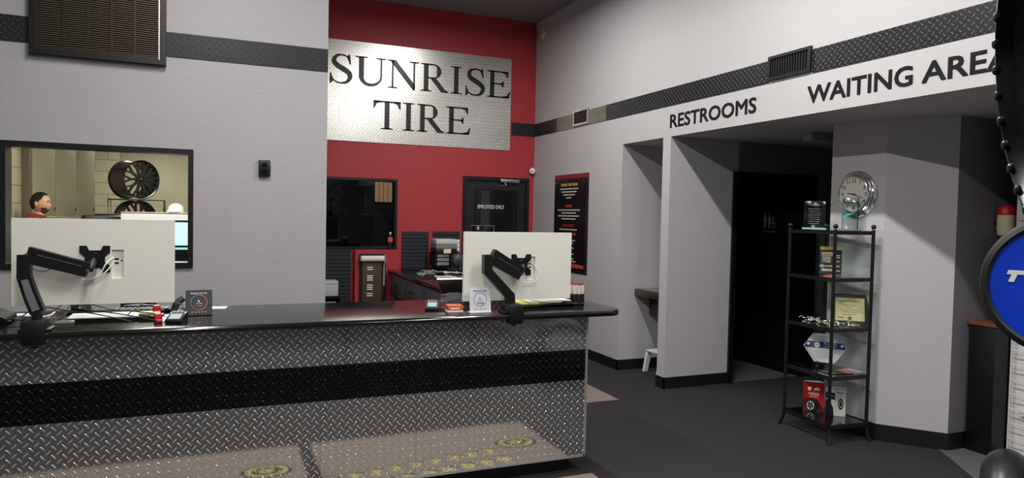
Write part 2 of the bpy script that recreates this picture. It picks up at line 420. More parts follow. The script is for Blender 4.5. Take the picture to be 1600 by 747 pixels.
# door_2: restroom door standing open inwards
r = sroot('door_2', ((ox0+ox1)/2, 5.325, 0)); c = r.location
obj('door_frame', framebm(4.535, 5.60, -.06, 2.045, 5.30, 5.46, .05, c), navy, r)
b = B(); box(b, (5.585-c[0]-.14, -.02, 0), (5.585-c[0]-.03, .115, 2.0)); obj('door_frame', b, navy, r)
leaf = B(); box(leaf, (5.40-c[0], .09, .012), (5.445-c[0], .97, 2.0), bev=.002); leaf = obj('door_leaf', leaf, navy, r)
b = B(); M = frame((5.397-c[0], .50, 1.50), (0, -1, 0), (0, 0, 1))
for k, x in enumerate((0.0, .062)):
    prism(b, ellipse(x+.02, .148, .013, .013, 14), M, .002)
    prism(b, [(x, .128), (x+.04, .128), (x+.04, .07), (x+.034, .07), (x+.034, .0), (x+.006, .0), (x+.006, .07), (x, .07)] if k == 0 else
          [(x+.008, .128), (x+.032, .128), (x+.048, .055), (x+.032, .055), (x+.032, 0), (x+.008, 0), (x+.008, .055), (x-.008, .055)], M, .002)
annulus(b, .145, .028, .02, .027, M, .002, 20); prism(b, ellipse(.135, .112, .011, .011, 12), M, .002)
prism(b, [(.128, .1), (.14, .1), (.14, .06), (.165, .06), (.175, .03), (.165, .03), (.158, .05), (.128, .05)], M, .002)
text(b, 'RESTROOM', frame((5.397-c[0], .50, 1.455), (0, -1, 0), (0, 0, 1)), w=.17, h=.022, t=.002); obj('restroom_pictogram', b, mat('dim_grey_lettering', '8f9298', .5), leaf)
b = B(); cyl(b, (5.40-c[0], .9, 1.0), (5.35-c[0], .9, 1.0), .011); box(b, (5.335-c[0], .79, .99), (5.35-c[0], .91, 1.01)); obj('door_handle', b, blackm, leaf)

# ================================================================== SIGN ON THE RED WALL
r = thing('wall_sign', 'large bright tread-plate sheet sign reading SUNRISE TIRE on the red wall', 'sign', (2.235, YB, 2.418))
b = B(); box(b, (-1.20, -.012, 0), (1.22, 0, 1.172)); obj('metal_sheet', b, dsign, r)
def glyph(bm, ch, M, h, sx):
    """high-contrast serif capitals, unit cap height"""
    M = M @ Matrix.Diagonal((h*sx, h, 1, 1)); t = .006
    W, w_, sf = .15, .05, .035
    def rect(x0, y0, x1, y1): prism(bm, [(x0, y0), (x1, y0), (x1, y1), (x0, y1)], M, t)
    def serif(xc, y, half, up):
        s = 1 if up else -1
        prism(bm, [(xc-half, y), (xc+half, y), (xc+half, y+s*sf*.6), (xc+.09, y+s*sf*1.2), (xc-.09, y+s*sf*1.2), (xc-half, y+s*sf*.6)], M, t)
    if ch == 'I':
        rect(.175, 0, .325, 1); serif(.25, 0, .2, 1); serif(.25, 1, .2, 0); return .5
    if ch == 'T':
        rect(.385, 0, .535, 1); serif(.46, 0, .2, 1); rect(.02, .95, .90, 1)
        prism(bm, [(.02, 1), (.02, .74), (.05, .74), (.12, .90), (.26, .955), (.26, 1)], M, t)
        prism(bm, [(.90, 1), (.90, .74), (.87, .74), (.80, .90), (.66, .955), (.66, 1)], M, t); return .92
    if ch == 'E':
        rect(.14, 0, .29, 1); serif(.2, 0, .18, 1); serif(.2, 1, .18, 0); rect(.2, .955, .80, 1); rect(.2, 0, .84, .045); rect(.2, .495, .64, .54)
        prism(bm, [(.80, 1), (.80, .77), (.775, .77), (.70, .92), (.56, .96), (.56, 1)], M, t)
        prism(bm, [(.84, 0), (.90, .26), (.87, .26), (.76, .09), (.60, .045), (.60, 0)], M, t)
        prism(bm, [(.64, .40), (.64, .64), (.615, .64), (.56, .55), (.50, .54), (.50, .50), (.56, .49), (.615, .40)], M, t); return .94
    if ch == 'N':
        rect(.15, 0, .20, 1); rect(.86, .0, .91, 1); serif(.175, 0, .16, 1); serif(.885, 1, .16, 0)
        prism(bm, [(.0, 1), (.27, 1), (.91, .16), (.91, -.02), (.86, -.02), (.10, .96), (.0, .965)], M, t); return 1.07
    if ch == 'U':
        L = []; R = []
        for k in range(25):
            a = PI+PI*k/24
            L.append((.525+.365*math.cos(a), .34+.36*math.sin(a)))
            wi = .15-(.10*k/24)
            R.append((.525+(.365-wi)*math.cos(a), .34+(.36-(.07+.03*math.sin(PI*k/24)))*math.sin(a)))
        L = [(.16, 1)]+L+[(.89, 1)]; R = [(.31, 1)]+R+[(.84, 1)]
        strip(bm, L, R, M, t); serif(.235, 1, .2, 0); serif(.865, 1, .16, 0); return 1.06
    if ch == 'R':
        rect(.14, 0, .29, 1); serif(.21, 0, .19, 1); serif(.2, 1, .16, 0)
        L = []; R = []
        for k in range(21):
            a = PI/2-PI*k/20
            L.append((.46+.27*math.cos(a), .735+.265*math.sin(a))); q = math.cos(a)
            R.append((.46+(.27-.15*q)*q, .735+.22*math.sin(a)))
        L = [(.25, 1)]+L+[(.25, .47)]; R = [(.25, .955)]+R+[(.25, .515)]
        strip(bm, L, R, M, t)
        prism(bm, [(.36, .49), (.53, .51), (.86, .09), (.97, .035), (.97, 0), (.74, 0)], M, t); return 1.0
    if ch == 'S':
        cp = [(.70, .80), (.63, .92), (.46, .985), (.27, .93), (.20, .77), (.28, .63), (.48, .51), (.66, .38), (.70, .22), (.60, .06), (.40, .012), (.21, .08), (.12, .23)]
        wd = [.02, .035, .045, .10, .135, .155, .17, .155, .135, .10, .045, .035, .02]
        pts = []; ws = []
        for i in range(len(cp)-1):
            p0 = Vector(cp[max(i-1, 0)]); p1 = Vector(cp[i]); p2 = Vector(cp[i+1]); p3 = Vector(cp[min(i+2, len(cp)-1)])
            for k in range(6):
                q = k/6; pts.append(.5*((2*p1)+(p2-p0)*q+(2*p0-5*p1+4*p2-p3)*q*q+(3*p1-p0-3*p2+p3)*q**3)); ws.append(wd[i]+(wd[i+1]-wd[i])*q)
        pts.append(Vector(cp[-1])); ws.append(wd[-1]); L = []; R = []
        for i, p in enumerate(pts):
            d = (pts[min(i+1, len(pts)-1)]-pts[max(i-1, 0)]).normalized(); n = Vector((-d.y, d.x))
            L.append(tuple(p+n*ws[i]/2)); R.append(tuple(p-n*ws[i]/2))
        strip(bm, L, R, M, t)
        prism(bm, [(.655, 1.02), (.69, 1.02), (.725, .68), (.69, .68), (.66, .80), (.60, .93)], M, t)
        prism(bm, [(.08, -.02), (.115, -.02), (.20, .08), (.135, .24), (.12, .34), (.085, .34)], M, t); return .82
def serifword(s, x0, x1, z0, h):
    b = B(); adv = {'I': .5, 'T': .92, 'E': .94, 'N': 1.07, 'U': 1.06, 'R': 1.0, 'S': .82}
    tot = sum(adv[q] for q in s); sx = (x1-x0)/(tot*h); x = x0
    for q in s:
        glyph(b, q, frame((x, -.018, z0), (1, 0, 0), (0, 0, 1)), h, sx); x += adv[q]*h*sx
    return b
obj('lettering', serifword('SUNRISE', 1.14-2.235, 3.46-2.235, 3.085-2.418, .335), dletter, r)
obj('lettering', serifword('TIRE', 1.675-2.235, 2.925-2.235, 2.585-2.418, .335), dletter, r)

# wall lettering on the right wall
b = B(); text(b, 'RESTROOMS', frame((0, 0, 0), (0, -1, 0), (0, 0, 1)), w=1.105, h=.122, t=.004, fat=.022)
tag(obj('wall_lettering', b, textb, None, (XR-.0005, 5.339, 2.413)), 'black capital letters reading RESTROOMS on the white wall over the doorway', 'lettering')
b = B(); text(b, 'WAITING', frame((0, 0, 0), (0, -1, 0), (0, 0, 1)), w=.80, h=.122, t=.004, fat=.022); text(b, 'AREA', frame((0, -.866, 0), (0, -1, 0), (0, 0, 1)), w=.515, h=.122, t=.004, fat=.022)
tag(obj('wall_lettering', b, textb, None, (XR-.0005, 3.723, 2.408)), 'black capital letters reading WAITING AREA above the dark waiting alcove', 'lettering')

# ================================================================== VENTS
r = thing('air_vent', 'large brown louvred air return grille in a black frame on the grey wall', 'vent', (-.732, YG, 2.548))
def lframe(x0, x1, z0, z1, wd, y0, y1):
    b = B()
    for a, e in (((x0, z0), (x0+wd, z1)), ((x1-wd, z0), (x1, z1)), ((x0+wd, z1-wd), (x1-wd, z1)), ((x0+wd, z0), (x1-wd, z0+wd))): box(b, (a[0], y0, a[1]), (e[0], y1, e[1]))
    return b
obj('frame', lframe(-.39, .39, 0, .62, .03, -.05, 0), blackm, r)
obj('inner_frame', lframe(-.36, .36, .03, .59, .022, -.04, -.012), mat('dark_bronze', '3b332d', .35, .6), r)
b = B(); box(b, (-.338, -.006, .052), (.338, -.002, .568)); obj('backing', b, mat('dark_brown_filter', '2a211b', .8), r)
b = B()
for k in range(36):
    z = .058+k*.0142; box(b, (-.338, -.032, z), (.338, -.020, z+.0035), M=None)
obj('slats', b, mat('brown_slats', '6a5d50', .4, .4), r)
b = B()
for k in range(1, 5): x = -.338+k*.676/5; box(b, (x-.006, -.036, .052), (x+.006, -.03, .568))
obj('bars', b, mat('dark_bronze', '3b332d'), r)
b = B(); box(b, (.345, -.0505, .032), (.352, -.041, .59)); obj('edge_strip', b, steel, r)
def sidevent(y0, y1, label, fm):
    r = thing('air_vent', label, 'vent', (XR, (y0+y1)/2, 2.63)); w = (y1-y0)/2
    b = B()
    for a, e in (((-w, 0), (-w+.022, .178)), ((w-.022, 0), (w, .178)), ((-w+.022, .158), (w-.022, .178)), ((-w+.022, 0), (w-.022, .022))): box(b, (-.022, a[0], a[1]), (0, e[0], e[1]))
    obj('frame', b, fm, r)
    b = B(); box(b, (-.004, -w+.02, .02), (-.0005, w-.02, .16)); obj('backing', b, mat('vent_dark', '0a0b10', .6), r)
    b = B(); n = 15
    for k in range(n):
        y = -w+.03+k*(2*w-.06)/(n-1); box(b, (-.016, y-.003, .022), (-.006, y+.003, .158))
    obj('fins', b, mat('vent_fins', '2b2c31', .4, .3), r)
sidevent(3.694, 4.102, 'black vertical-fin air vent in the tread-plate band between RESTROOMS and WAITING AREA', blackm)
sidevent(6.866, 7.222, 'small silver-framed air vent in the band near the red wall corner', steel)

# ================================================================== SMALL WALL ITEMS
r = thing('wall_outlet', 'black wall switch box on the grey wall between window and red recess', 'outlet', (.295, YG, 1.883))
b = B(); box(b, (-.04, -.03, -.058), (.04, 0, .058), bev=.004); obj('cover_plate', b, blackm, r)
b = B(); box(b, (-.018, -.034, .008), (.018, -.03, .036)); box(b, (-.018, -.034, -.036), (.018, -.03, -.008)); obj('sockets', b, blackg, r)
r = thing('smoke_detector', 'round cream alarm high on the right wall near the ceiling corner', 'alarm', (XR, 8.13, 3.92))
b = B(); lathe(b, [(.075, 0), (.075, .018), (.06, .03), (.02, .034)], 28, T(0, 0, 0, 0, -PI/2)); obj('body', b, cream, r)
b = B(); lathe(b, [(.022, .032), (.018, .042), (.006, .044)], 18, T(0, 0, 0, 0, -PI/2)); obj('sounder', b, mat('tan_plastic', 'b39d6c', .5), r)
r = thing('motion_sensor', 'small white round sensor in the corner beside the employees door', 'sensor', (XR-.03, YB-.03, 2.165))
b = B(); lathe(b, [(.03, 0), (.042, .012), (.042, .035), (.034, .05), (.01, .055)], 24, T(0, 0, 0, PI/2, 0, -.6)); obj('body', b, whitep, r)
b = B(); box(b, (-.012, -.058, -.012), (.012, -.05, .012), M=T(0, 0, 0, 0, 0, -.6)); obj('lens', b, mat('pale_grey_lens', 'b7b9bb', .3), r)
r = thing('ceiling_fixture', 'pale grey box light under the alcove soffit beside the clock column', 'light', (4.72, 4.45, ZS-.065))
b = B(); box(b, (-.16, -.05, 0), (.16, .05, .065), bev=.008); obj('housing', b, mat('grey_housing', '8c8c90', .5), r)
b = B(); box(b, (-.15, -.04, -.006), (.15, .04, .001)); obj('lens', b, mat('grey_lens', 'a0a0a4', .4), r)

# ================================================================== POSTER
r = thing('wall_poster', 'tall black company poster with red top edge mounted on the right wall', 'poster', (XR, 7.262, .925))
b = B(); box(b, (-.006, -.425, 0), (0, .425, 1.155)); obj('tread_backing', b, [diamond('poster_edge_tread', 'YZ', '1a1b20', .3, .3, pitch=.02, lug='4a4b50')], r)
b = B(); box(b, (-.008, -.425, 1.105), (-.0005, .425, 1.155)); obj('top_strip', b, diamond('red_tread', 'YZ', '8f2a2e', .35, .2, pitch=.02, lug='b04045'), r)
b = B(); box(b, (-.012, -.36, .035), (-.006, .41, 1.09)); obj('panel', b, mat('poster_black', '121117', .35), r)
M0 = lambda y, z: frame((-.0125, y, z), (0, -1, 0), (0, 0, 1))
cy = .03
def plines(words, mt, h, bold=.02):
    b = B()
    for s, z, w in words: text(b, s, M0(cy, z), w=w, h=h, t=.0012, bold=bold, center=True)
    obj('printed_text', b, mt, r)
plines([('SUNRISE TIRE VISION', 1.015, .42)], mat('yellow_print', 'd9c54a', .5), .032)
plines([('MISSION', .765, .16), ], mat('orange_print', 'd2552c', .5), .032)
plines([('CORE PURPOSE', .535, .28)], mat('red_print', 'b02b2c', .5), .03)
plines([('SUNRISE CORE VALUES', .435, .36)], mat('orange_print', 'd2552c'), .03)
b = B()
def bar(b, z, w, h=.015, y=cy):
    x = -w/2
    while x < w/2-.01:
        l = random.uniform(.02, .06); l = min(l, w/2-x); box(b, (-.0135, y-x-l+.006, z), (-.012, y-x, z+h)); x += l+.004
for z, w in ((.975, .46), (.94, .38), (.905, .30), (.87, .14), (.725, .58), (.69, .36), (.655, .54), (.62, .36), (.495, .46), (.40, .14), (.37, .36), (.34, .26), (.28, .3), (.21, .3), (.155, .3), (.125, .42)): bar(b, z, w)
obj('printed_lines', b, mat('pale_print', 'cfc6bd', .6), r)
b = B(); prism(b, [(-.41+.05, .045+.0), (.36, .035+.03), (.36, .10), (-.36, .115)], frame((-.0122, 0, .0), (0, -1, 0), (0, 0, 1)), .0012); obj('orange_stripe', b, mat('orange_flare', 'd0481f', .5), r)
for y in (-.33, .38):
    for z in (.06, 1.065): obj('bolt', cyl(B(), (-.012, y, z), (-.018, y, z), .008, 10), steel, r)

# ================================================================== COUNTER
CY = 3.737
r = thing('reception_counter', 'long reception counter faced with silver and black tread plate', 'counter', (0, CY, 0))
b = B(); box(b, (-2.6, .012, .1), (2.085, .60, .975)); obj('carcass', b, blackm, r)
b = B(); box(b, (-2.6, .065, 0), (2.02, .55, .1)); obj('toe_kick', b, mat('toe_kick_black', '121214', .5), r)
for z0, z1, mm, nm, seams in ((.108, .575, dplate, 'lower_tread_plate', (-2.6, -1.03, .498, 1.02, 2.093)), (.575, .764, dblack, 'black_tread_stripe', (-2.6, -.6, .62, 1.6, 2.093)), (.764, .977, dplate, 'upper_tread_plate', (-2.6, -1.2, .02, 1.02, 2.093))):
    for i, (x0, x1) in enumerate(zip(seams, seams[1:])):
        b = B(); box(b, (x0+.0006, 0, z0+.0006), (x1-.0006, .012, z1-.0006)); obj(nm, b, mm, r)
b = B(); box(b, (-2.6, -.004, .095), (2.096, .012, .109)); obj('bottom_edge_trim', b, alu, r)
b = B(); box(b, (2.086, -.004, .095), (2.101, .02, .977)); box(b, (2.086, .02, .095), (2.0975, .60, .109)); obj('corner_trim', b, alu, r)
b = B(); box(b, (2.0855, .02, .109), (2.0935, .60, .975)); obj('end_panel', b, diamond('end_tread_plate', 'YZ', '6f7174', .2, 1, lug='c8c9ca'), r)
# countertop with a rounded nose
b = B()
fy, by, zt, th = 3.622, 4.385, 1.015, .036
prof = [(fy+.018-.018*math.sin(a), zt-.018+.018*math.cos(a)) for a in [PI*k/10 for k in range(11)]]
prof = [(by, zt)]+prof+[(by, zt-th)]
xs = [-2.7, 2.19]
rings = []
for x in xs: rings.append([b.verts.new((x, y, z)) for y, z in prof])
for k in range(1, 9):                      # rounded right end
    a = PI/2*k/8; sh = .10*(1-math.cos(a)); dx = .10*math.sin(a)
    rings.append([b.verts.new((2.19+dx, fy+sh+(y-fy)*(1-sh/(by-fy)), z)) for y, z in prof])
for A, C in zip(rings, rings[1:]):
    n = len(A)
    for i in range(n): b.faces.new((A[i], A[(i+1) % n], C[(i+1) % n], C[i]))
b.faces.new(rings[0][::-1]); b.faces.new(rings[-1])
for q in b.verts: q.co.y -= fy
tag(obj('countertop', b, topm, None, (0, fy, 0)), 'glossy black countertop with rounded nose on the tread-plate counter', 'countertop')

# entrance mats before the counter
yl = mat('yellow_mat_print', 'c9b568', .8); bk = mat('black_mat_print', '0e0d0c', .8)
for x0, x1, lb in ((.57, 2.12, 'tan floor mat with black and yellow logo at the right end of the counter front'), (-1.15, .49, 'tan floor mat with black and yellow logo before the left half of the counter')):
    r = thing('floor_mat', lb, 'mat', ((x0+x1)/2, 3.17, 0)); w = (x1-x0)/2
    b = B(); box(b, (-w, -.49, 0), (w, .51, .008), bev=.003); obj('pile', b, matm, r)
    b = B(); prism(b, ellipse(w-.22, -.06, .15, .11, 30), T(0, 0, .008), .001); obj('oval_logo', b, bk, r)
    b = B(); annulus(b, w-.22, -.06, .09, .125, T(0, 0, .009), .001, ey=.72); prism(b, ellipse(w-.22, -.06, .05, .03), T(0, 0, .009), .001)
    for k in range(9):
        x = w-.50-k*.13; y = .0+.02*k
        prism(b, [(x, y), (x+.09, y+.03), (x+.05, y+.09), (x+.09, y+.12), (x+.0, y+.09), (x+.03, y+.05)], T(0, 0, .008), .001)
        if k < 7: prism(b, [(x+.05, y+.17), (x+.13, y+.20), (x+.10, y+.30), (x+.04, y+.24)], T(0, 0, .008), .001)
    obj('yellow_print', b, yl, r)
    b = B()
    for k in range(9):
        x = w-.50-k*.13; y = .0+.02*k; prism(b, [(x-.02, y-.02), (x+.10, y+.01), (x+.11, y+.03), (x+.02, y+.01)], T(0, 0, .008), .0008)
        if k < 7: prism(b, [(x+.03, y+.15), (x+.12, y+.17), (x+.155, y+.21), (x+.06, y+.165)], T(0, 0, .008), .0008)
    obj('black_print', b, bk, r)

# ================================================================== MONITORS AND ARMS ON THE COUNTER
def monitor(cx, w, h, zb, ports_x, label):
    r = thing('monitor', label, 'monitor', (cx, 3.80, zb))
    b = B(); prism(b, [(-w/2, 0), (w/2, 0), (w/2, h), (-w/2, h)], frame((0, 0, 0), (1, 0, 0), (0, 0, 1)), .001)
    b.free(); b = B()
    # back shell with port recess opening
    rx0, rx1, rz0, rz1 = ports_x, ports_x+.05, h*.30, h*.64
    for a, e in (((-w/2, 0), (rx0, h)), ((rx1, 0), (w/2, h)), ((rx0, rz1), (rx1, h)), ((rx0, 0), (rx1, rz0))): box(b, (a[0], 0, a[1]), (e[0], .012, e[1]))
    box(b, (-w/2, .012, 0), (w/2, .022, h))
    obj('back_shell', b, whitep, r)
    b = B(); box(b, (-w/2+.004, .022, .004), (w/2-.004, .026, h-.004)); obj('screen', b, blackg, r)
    b = B()
    for k in range(2): box(b, (rx0+.010, .0105, h*.52-k*.020), (rx0+.028, .0125, h*.52+.008-k*.020))
    box(b, (rx0+.037, .0105, h*.50), (rx0+.043, .0125, h*.50+.008)); obj('ports', b, blackp, r)
    return r
def band2(bm, pts, wid, M, t):
    """mitred flat bar through pts with widths"""
    P = [Vector(p) for p in pts]; L = []; R = []
    for i, p in enumerate(P):
        d0 = (P[i]-P[i-1]).normalized() if i else None; d1 = (P[i+1]-P[i]).normalized() if i < len(P)-1 else None
        d = ((d0 or d1)+(d1 or d0)).normalized(); n = Vector((-d.y, d.x)); k = 1/max(.5, n.dot(Vector((-(d1 or d0).y, (d1 or d0).x))))
        L.append(tuple(p+n*wid[i]/2*k)); R.append(tuple(p-n*wid[i]/2*k))
    poly = L+R[::-1]
    prism(bm, poly, M, t)
def rnd(poly, r=.006, n=3):
    out = []; N = len(poly)
    for i in range(N):
        p = Vector(poly[i]); a = (Vector(poly[i-1])-p); c = (Vector(poly[(i+1) % N])-p)
        ra = min(r, a.length*.4); rc = min(r, c.length*.4); A = p+a.normalized()*ra; C = p+c.normalized()*rc
        for k in range(n+1):
            t = k/n; out.append(tuple((1-t)**2*A+2*t*(1-t)*p+t*t*C))
    return out
def arm(label, base_px, low_px, low_w, up_px, up_w, plate_px, cab):
    YA = 3.70
    def q(p, y=YA): v = at(p[0], p[1], 1, y); return v
    o = q(base_px); o.z = zt
    r = thing('monitor_mount', label, 'monitor mount', (o.x, YA, zt))
    loc = lambda p, y=YA: ((q(p, y).x-o.x), (q(p, y).z-zt))
    M = frame((0, .022, 0), (1, 0, 0), (0, 0, 1))          # n = -Y
    # clamp: block on the counter edge, jaw under it, knob
    b = B(); box(b, (-.045, -.072, .0015), (.045, .05, .055), bev=.006); box(b, (-.062, -.06, .0015), (.062, .045, .014), bev=.003)
    box(b, (-.045, -.09, -.045), (.045, -.0785, .05), bev=.003); obj('clamp', b, blackp, r)
    b = B(); box(b, (-.04, -.085, -.056), (.04, -.02, -.0385), bev=.003); cyl(b, (0, -.045, -.054), (0, -.045, -.07), .014, 16); obj('clamp_jaw', b, blackm, r)
    pts = [loc(p) for p in low_px]
    b = B(); band2(b, pts, low_w, M, .046)
    cyl(b, (pts[0][0], -.026, .05), (pts[0][0], -.026, pts[0][1]+.0), .022, 20)
    la = obj('lower_arm', b, blackm, r)
    if cab: b = B(); band2(b, [Vector(pts[0])*.85+Vector(pts[1])*.15, Vector(pts[1]), Vector(pts[1])*.15+Vector(pts[2])*.85], [.030, .030, .026], frame((0, -.0242, 0), (1, 0, 0), (0, 0, 1)), .0012); obj('grey_insert', b, mat('arm_grey', '737578', .4), la)
    b = B(); u = [loc(p) for p in up_px]
    band2(b, u, up_w, frame((0, .035, 0), (1, 0, 0), (0, 0, 1)), .05)
    ua = obj('upper_arm', b, blackp, r)
    b = B(); band2(b, [Vector(u[0])*.82+Vector(u[-1])*.18, Vector(u[0])*.1+Vector(u[-1])*.9], [.004, .004], frame((0, -.0152, .012), (1, 0, 0), (0, 0, 1)), .001)
    for e in (u[0], u[-1]): cyl(b, (e[0], -.015, e[1]), (e[0], -.020, e[1]), .007, 12)
    obj('pivot_bolts', b, steel, ua)
    # tilt head and plate
    pc = loc(plate_px, 3.79)
    e = u[-1]; dx, dz = pc[0]-e[0], pc[1]-e[1]
    b = B(); tube(b, [(e[0], .02, e[1]), (e[0]+dx*.6, .04, e[1]+dz*.5), (pc[0], .075, pc[1])], .018, 12); lathe(b, [(.024, 0), (.024, .03)], 20, T(pc[0]+.0, .085, pc[1]+.008, PI/2)); obj('tilt_head', b, blackp, r)
    b = B(); s = .052
    P = [(-s, s), (-.028, s), (-.02, s-.018), (.02, s-.018), (.028, s), (s, s), (s, s-.026), (.034, .008), (.034, -.012), (s, -s+.026), (s, -s), (s-.022, -s), (.018, -.034), (-.018, -.034), (-s+.022, -s), (-s, -s), (-s, -s+.026), (-.034, -.012), (-.034, .008), (-s, s-.026)]
    P = [(x*1.22, y*1.22) for x, y in P]
    prism(b, P, frame((pc[0], .1, pc[1]), (1, 0, 0), (0, 0, 1)), .006); obj('mount_plate', b, blackm, r)
    for sx in (-1, 1):
        for sz in (-1, 1): obj('screw', cyl(B(), (pc[0]+sx*.05, .0995, pc[1]+sz*.05), (pc[0]+sx*.05, .0965, pc[1]+sz*.05), .005, 10), steel, r)
    return r
mh = .405
mL = monitor(-.540, .672, mh, 1.116, .065, 'white-backed monitor on the left arm before the office window')
mR = monitor(1.655, .698, mh, 1.075, .055, 'white-backed monitor on the right arm before the employees door')
arm('black gas-spring monitor arm clamped at the left end of the counter', (58, 505), [(60, 488), (49, 462), (38.5, 432), (38.5, 398)], [.058, .056, .052, .05], [(42, 398), (138, 422)], [.074, .066], (148, 405), 1)
arm('black gas-spring monitor arm clamped on the counter beside the white review card', (798, 487), [(797, 480), (796, 462), (761, 424), (761, 398)], [.05, .05, .05, .05], [(768, 400), (814, 428)], [.088, .075], (815, 414), 0)
def cable(pts, rr, mt, label, grp=None):
    b = B(); p0 = Vector(pts[0]); tube(b, [Vector(p)-p0 for p in pts], rr, 6)
    return tag(obj('cable', b, mt, None, p0), label, 'cable', grp)
wc = mat('white_cable', 'dedcd4', .5); bc = mat('black_cable', '0d0d0f', .5); blc = mat('blue_cable', '2f5f94', .5)
def AT(x, y, Y): return at(x, y, 1, Y)
cable([AT(177, 402, 3.80), AT(166, 412, 3.775), AT(158, 425, 3.77), AT(146, 435, 3.765), AT(128, 437, 3.765)], .0035, wc, 'thick white cable curving from the left monitor port to its arm')
cable([AT(176, 412, 3.80), AT(166, 424, 3.775), AT(152, 434, 3.77), AT(133, 440, 3.768)], .0025, wc, 'thin white cable below the thick one behind the left monitor')
cable([AT(832, 412, 3.80), AT(842, 425, 3.78), AT(835, 440, 3.775), AT(815, 440, 3.77), AT(800, 430, 3.765)], .0022, wc, 'white cable looping from the right monitor port behind the arm')
cable([AT(40, 402, 3.69), AT(52, 420, 3.76), AT(70, 424, 3.77), AT(84, 417, 3.77)], .002, bc, 'thin black cable behind the left monitor arm')
cable([AT(784, 462, 3.70), AT(789, 475, 3.70), AT(796, 480, 3.69)], .002, bc, 'thin black cable looped at the elbow of the right monitor arm')

# ================================================================== COUNTER CLUTTER, LEFT
Z1 = zt+.001
def atc(px, py): return at(px, py, 2, Z1)
# paper tray under the left monitor
r = thing('paper_tray', 'low black tray holding stacked white papers under the left monitor', 'tray', (-.47, 4.00, Z1))
b = B(); box(b, (-.25, -.10, 0), (.20, .13, .006)); box(b, (-.25, -.106, 0), (.20, -.1, .018)); box(b, (-.25, .13, 0), (.20, .136, .018)); obj('base', b, blackp, r)
for k, (dx, dy, a, mt) in enumerate(((0, 0, .03, paper), (.02, .01, -.05, mat('pale_green_paper', 'd5dccb', .7)), (-.01, -.005, .02, paper))):
    tag(obj('paper_sheet', box(B(), (-.2, -.09, 0), (.16, .09, .004), M=T(0, 0, 0, 0, 0, a)), mt, None, (-.47+dx, 4.0+dy, Z1+.007+k*.005)), ('bottom white sheet in the counter paper tray', 'pale green sheet between two white ones in the counter tray', 'top white sheet on the pile in the counter tray')[k], 'paper')
b = B(); box(b, (-.04, -.02, 0), (.04, .02, .012), bev=.002); tag(obj('sticky_notes', b, mat('yellow_paper', 'd8cf6a', .7), None, (-.33, 3.92, Z1+.0225)), 'yellow note pad lying on the papers under the left monitor', 'note pad')
r = thing('keyboard', 'slim dark keyboard behind the papers under the left monitor', 'keyboard', (-.46, 4.24, Z1))
b = B(); box(b, (-.22, -.06, 0), (.22, .06, .016), bev=.003); obj('case', b, blackp, r)
b = B()
for i in range(14):
    for j in range(4): box(b, (-.21+i*.03, -.052+j*.026, .016), (-.185+i*.03, -.03+j*.026, .02))
obj('keys', b, mat('dark_keys', '242427', .5), r)
cabs = [([(90, 503), (130, 488), (175, 497), (235, 503), (262, 497)], 'thin black cable looping over the tray to the card reader'),
        ([(100, 498), (115, 485), (132, 499), (190, 508), (245, 505)], 'black cable running along the counter edge under the left monitor'),
        ([(20, 512), (60, 500), (110, 506), (150, 511), (205, 509)], 'black cable bunched at the foot of the left arm'),
        ([(200, 500), (230, 492), (262, 490), (285, 497)], 'short black cable beside the red stapler'),
        ([(80, 500), (105, 496), (118, 500), (135, 505)], 'black cable coiled right of the left arm clamp')]
for k, (ps, lb) in enumerate(cabs):
    cable([atc(x, y)+Vector((0, 0, .004+.0085*k+(.04 if i in (1, 2, 3) else .0))) for i, (x, y) in enumerate(ps)], .0028, bc, lb)
cable([atc(x, y)+Vector((0, 0, .006+dz)) for (x, y), dz in zip([(0, 508), (20, 505), (34, 500), (52, 499)], (0, .01, .012, 0))], .003, blc, 'blue network cable left of the arm clamp')
cable([atc(x, y)+Vector((0, 0, .02)) for x, y in [(30, 500), (60, 502), (78, 499), (85, 494)]], .005, wc, 'thick white cable around the foot of the left arm')
# desk phone at the left edge
r = thing('desk_phone', 'black desk phone cut off by the left edge of the picture', 'phone', (-1.02, 3.98, Z1))
b = B(); prism(b, rnd([(-.11, 0), (.10, 0), (.10, .03), (-.02, .085), (-.11, .09)], .012), frame((0, .11, 0), (1, 0, 0), (0, 0, 1)), .2); obj('base', b, mat('matte_black_plastic', '0d0d0f', .65, spec=.2), r)
b = B(); tube(b, [(-.03, -.1, .11), (-.01, -.04, .13), (0, .03, .135), (.01, .1, .11)], .022, 12); obj('handset', b, blackm, r)
b = B(); n = 40
tube(b, [(.08+.003*i+.009*math.cos(i*1.5), -.06+.009*math.sin(i*1.5)+.0*i, .022+.004*math.sin(i*.2)) for i in range(n)], .003, 6, smooth=False); obj('coiled_cord', b, bc, r)
b = B(); box(b, (-.04, -.03, 0), (.04, .03, .014), bev=.004); box(b, (-.02, -.015, .014), (.02, .015, .016)); tag(obj('power_adapter', b, mat('grey_plastic', '8d8f90', .4), None, atc(102, 505)+Vector((0, 0, 0))), 'grey power adapter right of the left arm clamp', 'adapter')
r = thing('webcam', 'dark grey webcam box beside the left monitor arm', 'webcam', (-.665, 4.20, Z1))
b = B(); box(b, (-.045, -.03, .012), (.045, .03, .062), bev=.014); obj('body', b, mat('dark_grey_plastic', '36373a', .45), r)
b = B(); box(b, (-.03, -.02, 0), (.03, .02, .0125)); box(b, (-.006, -.033, .034), (.006, -.029, .044), mi=1); obj('foot', b, [blackp, whitep], r)
r = thing('stapler', 'black stapler lying behind the papers with a chrome tip', 'stapler', (-.42, 4.34, Z1))
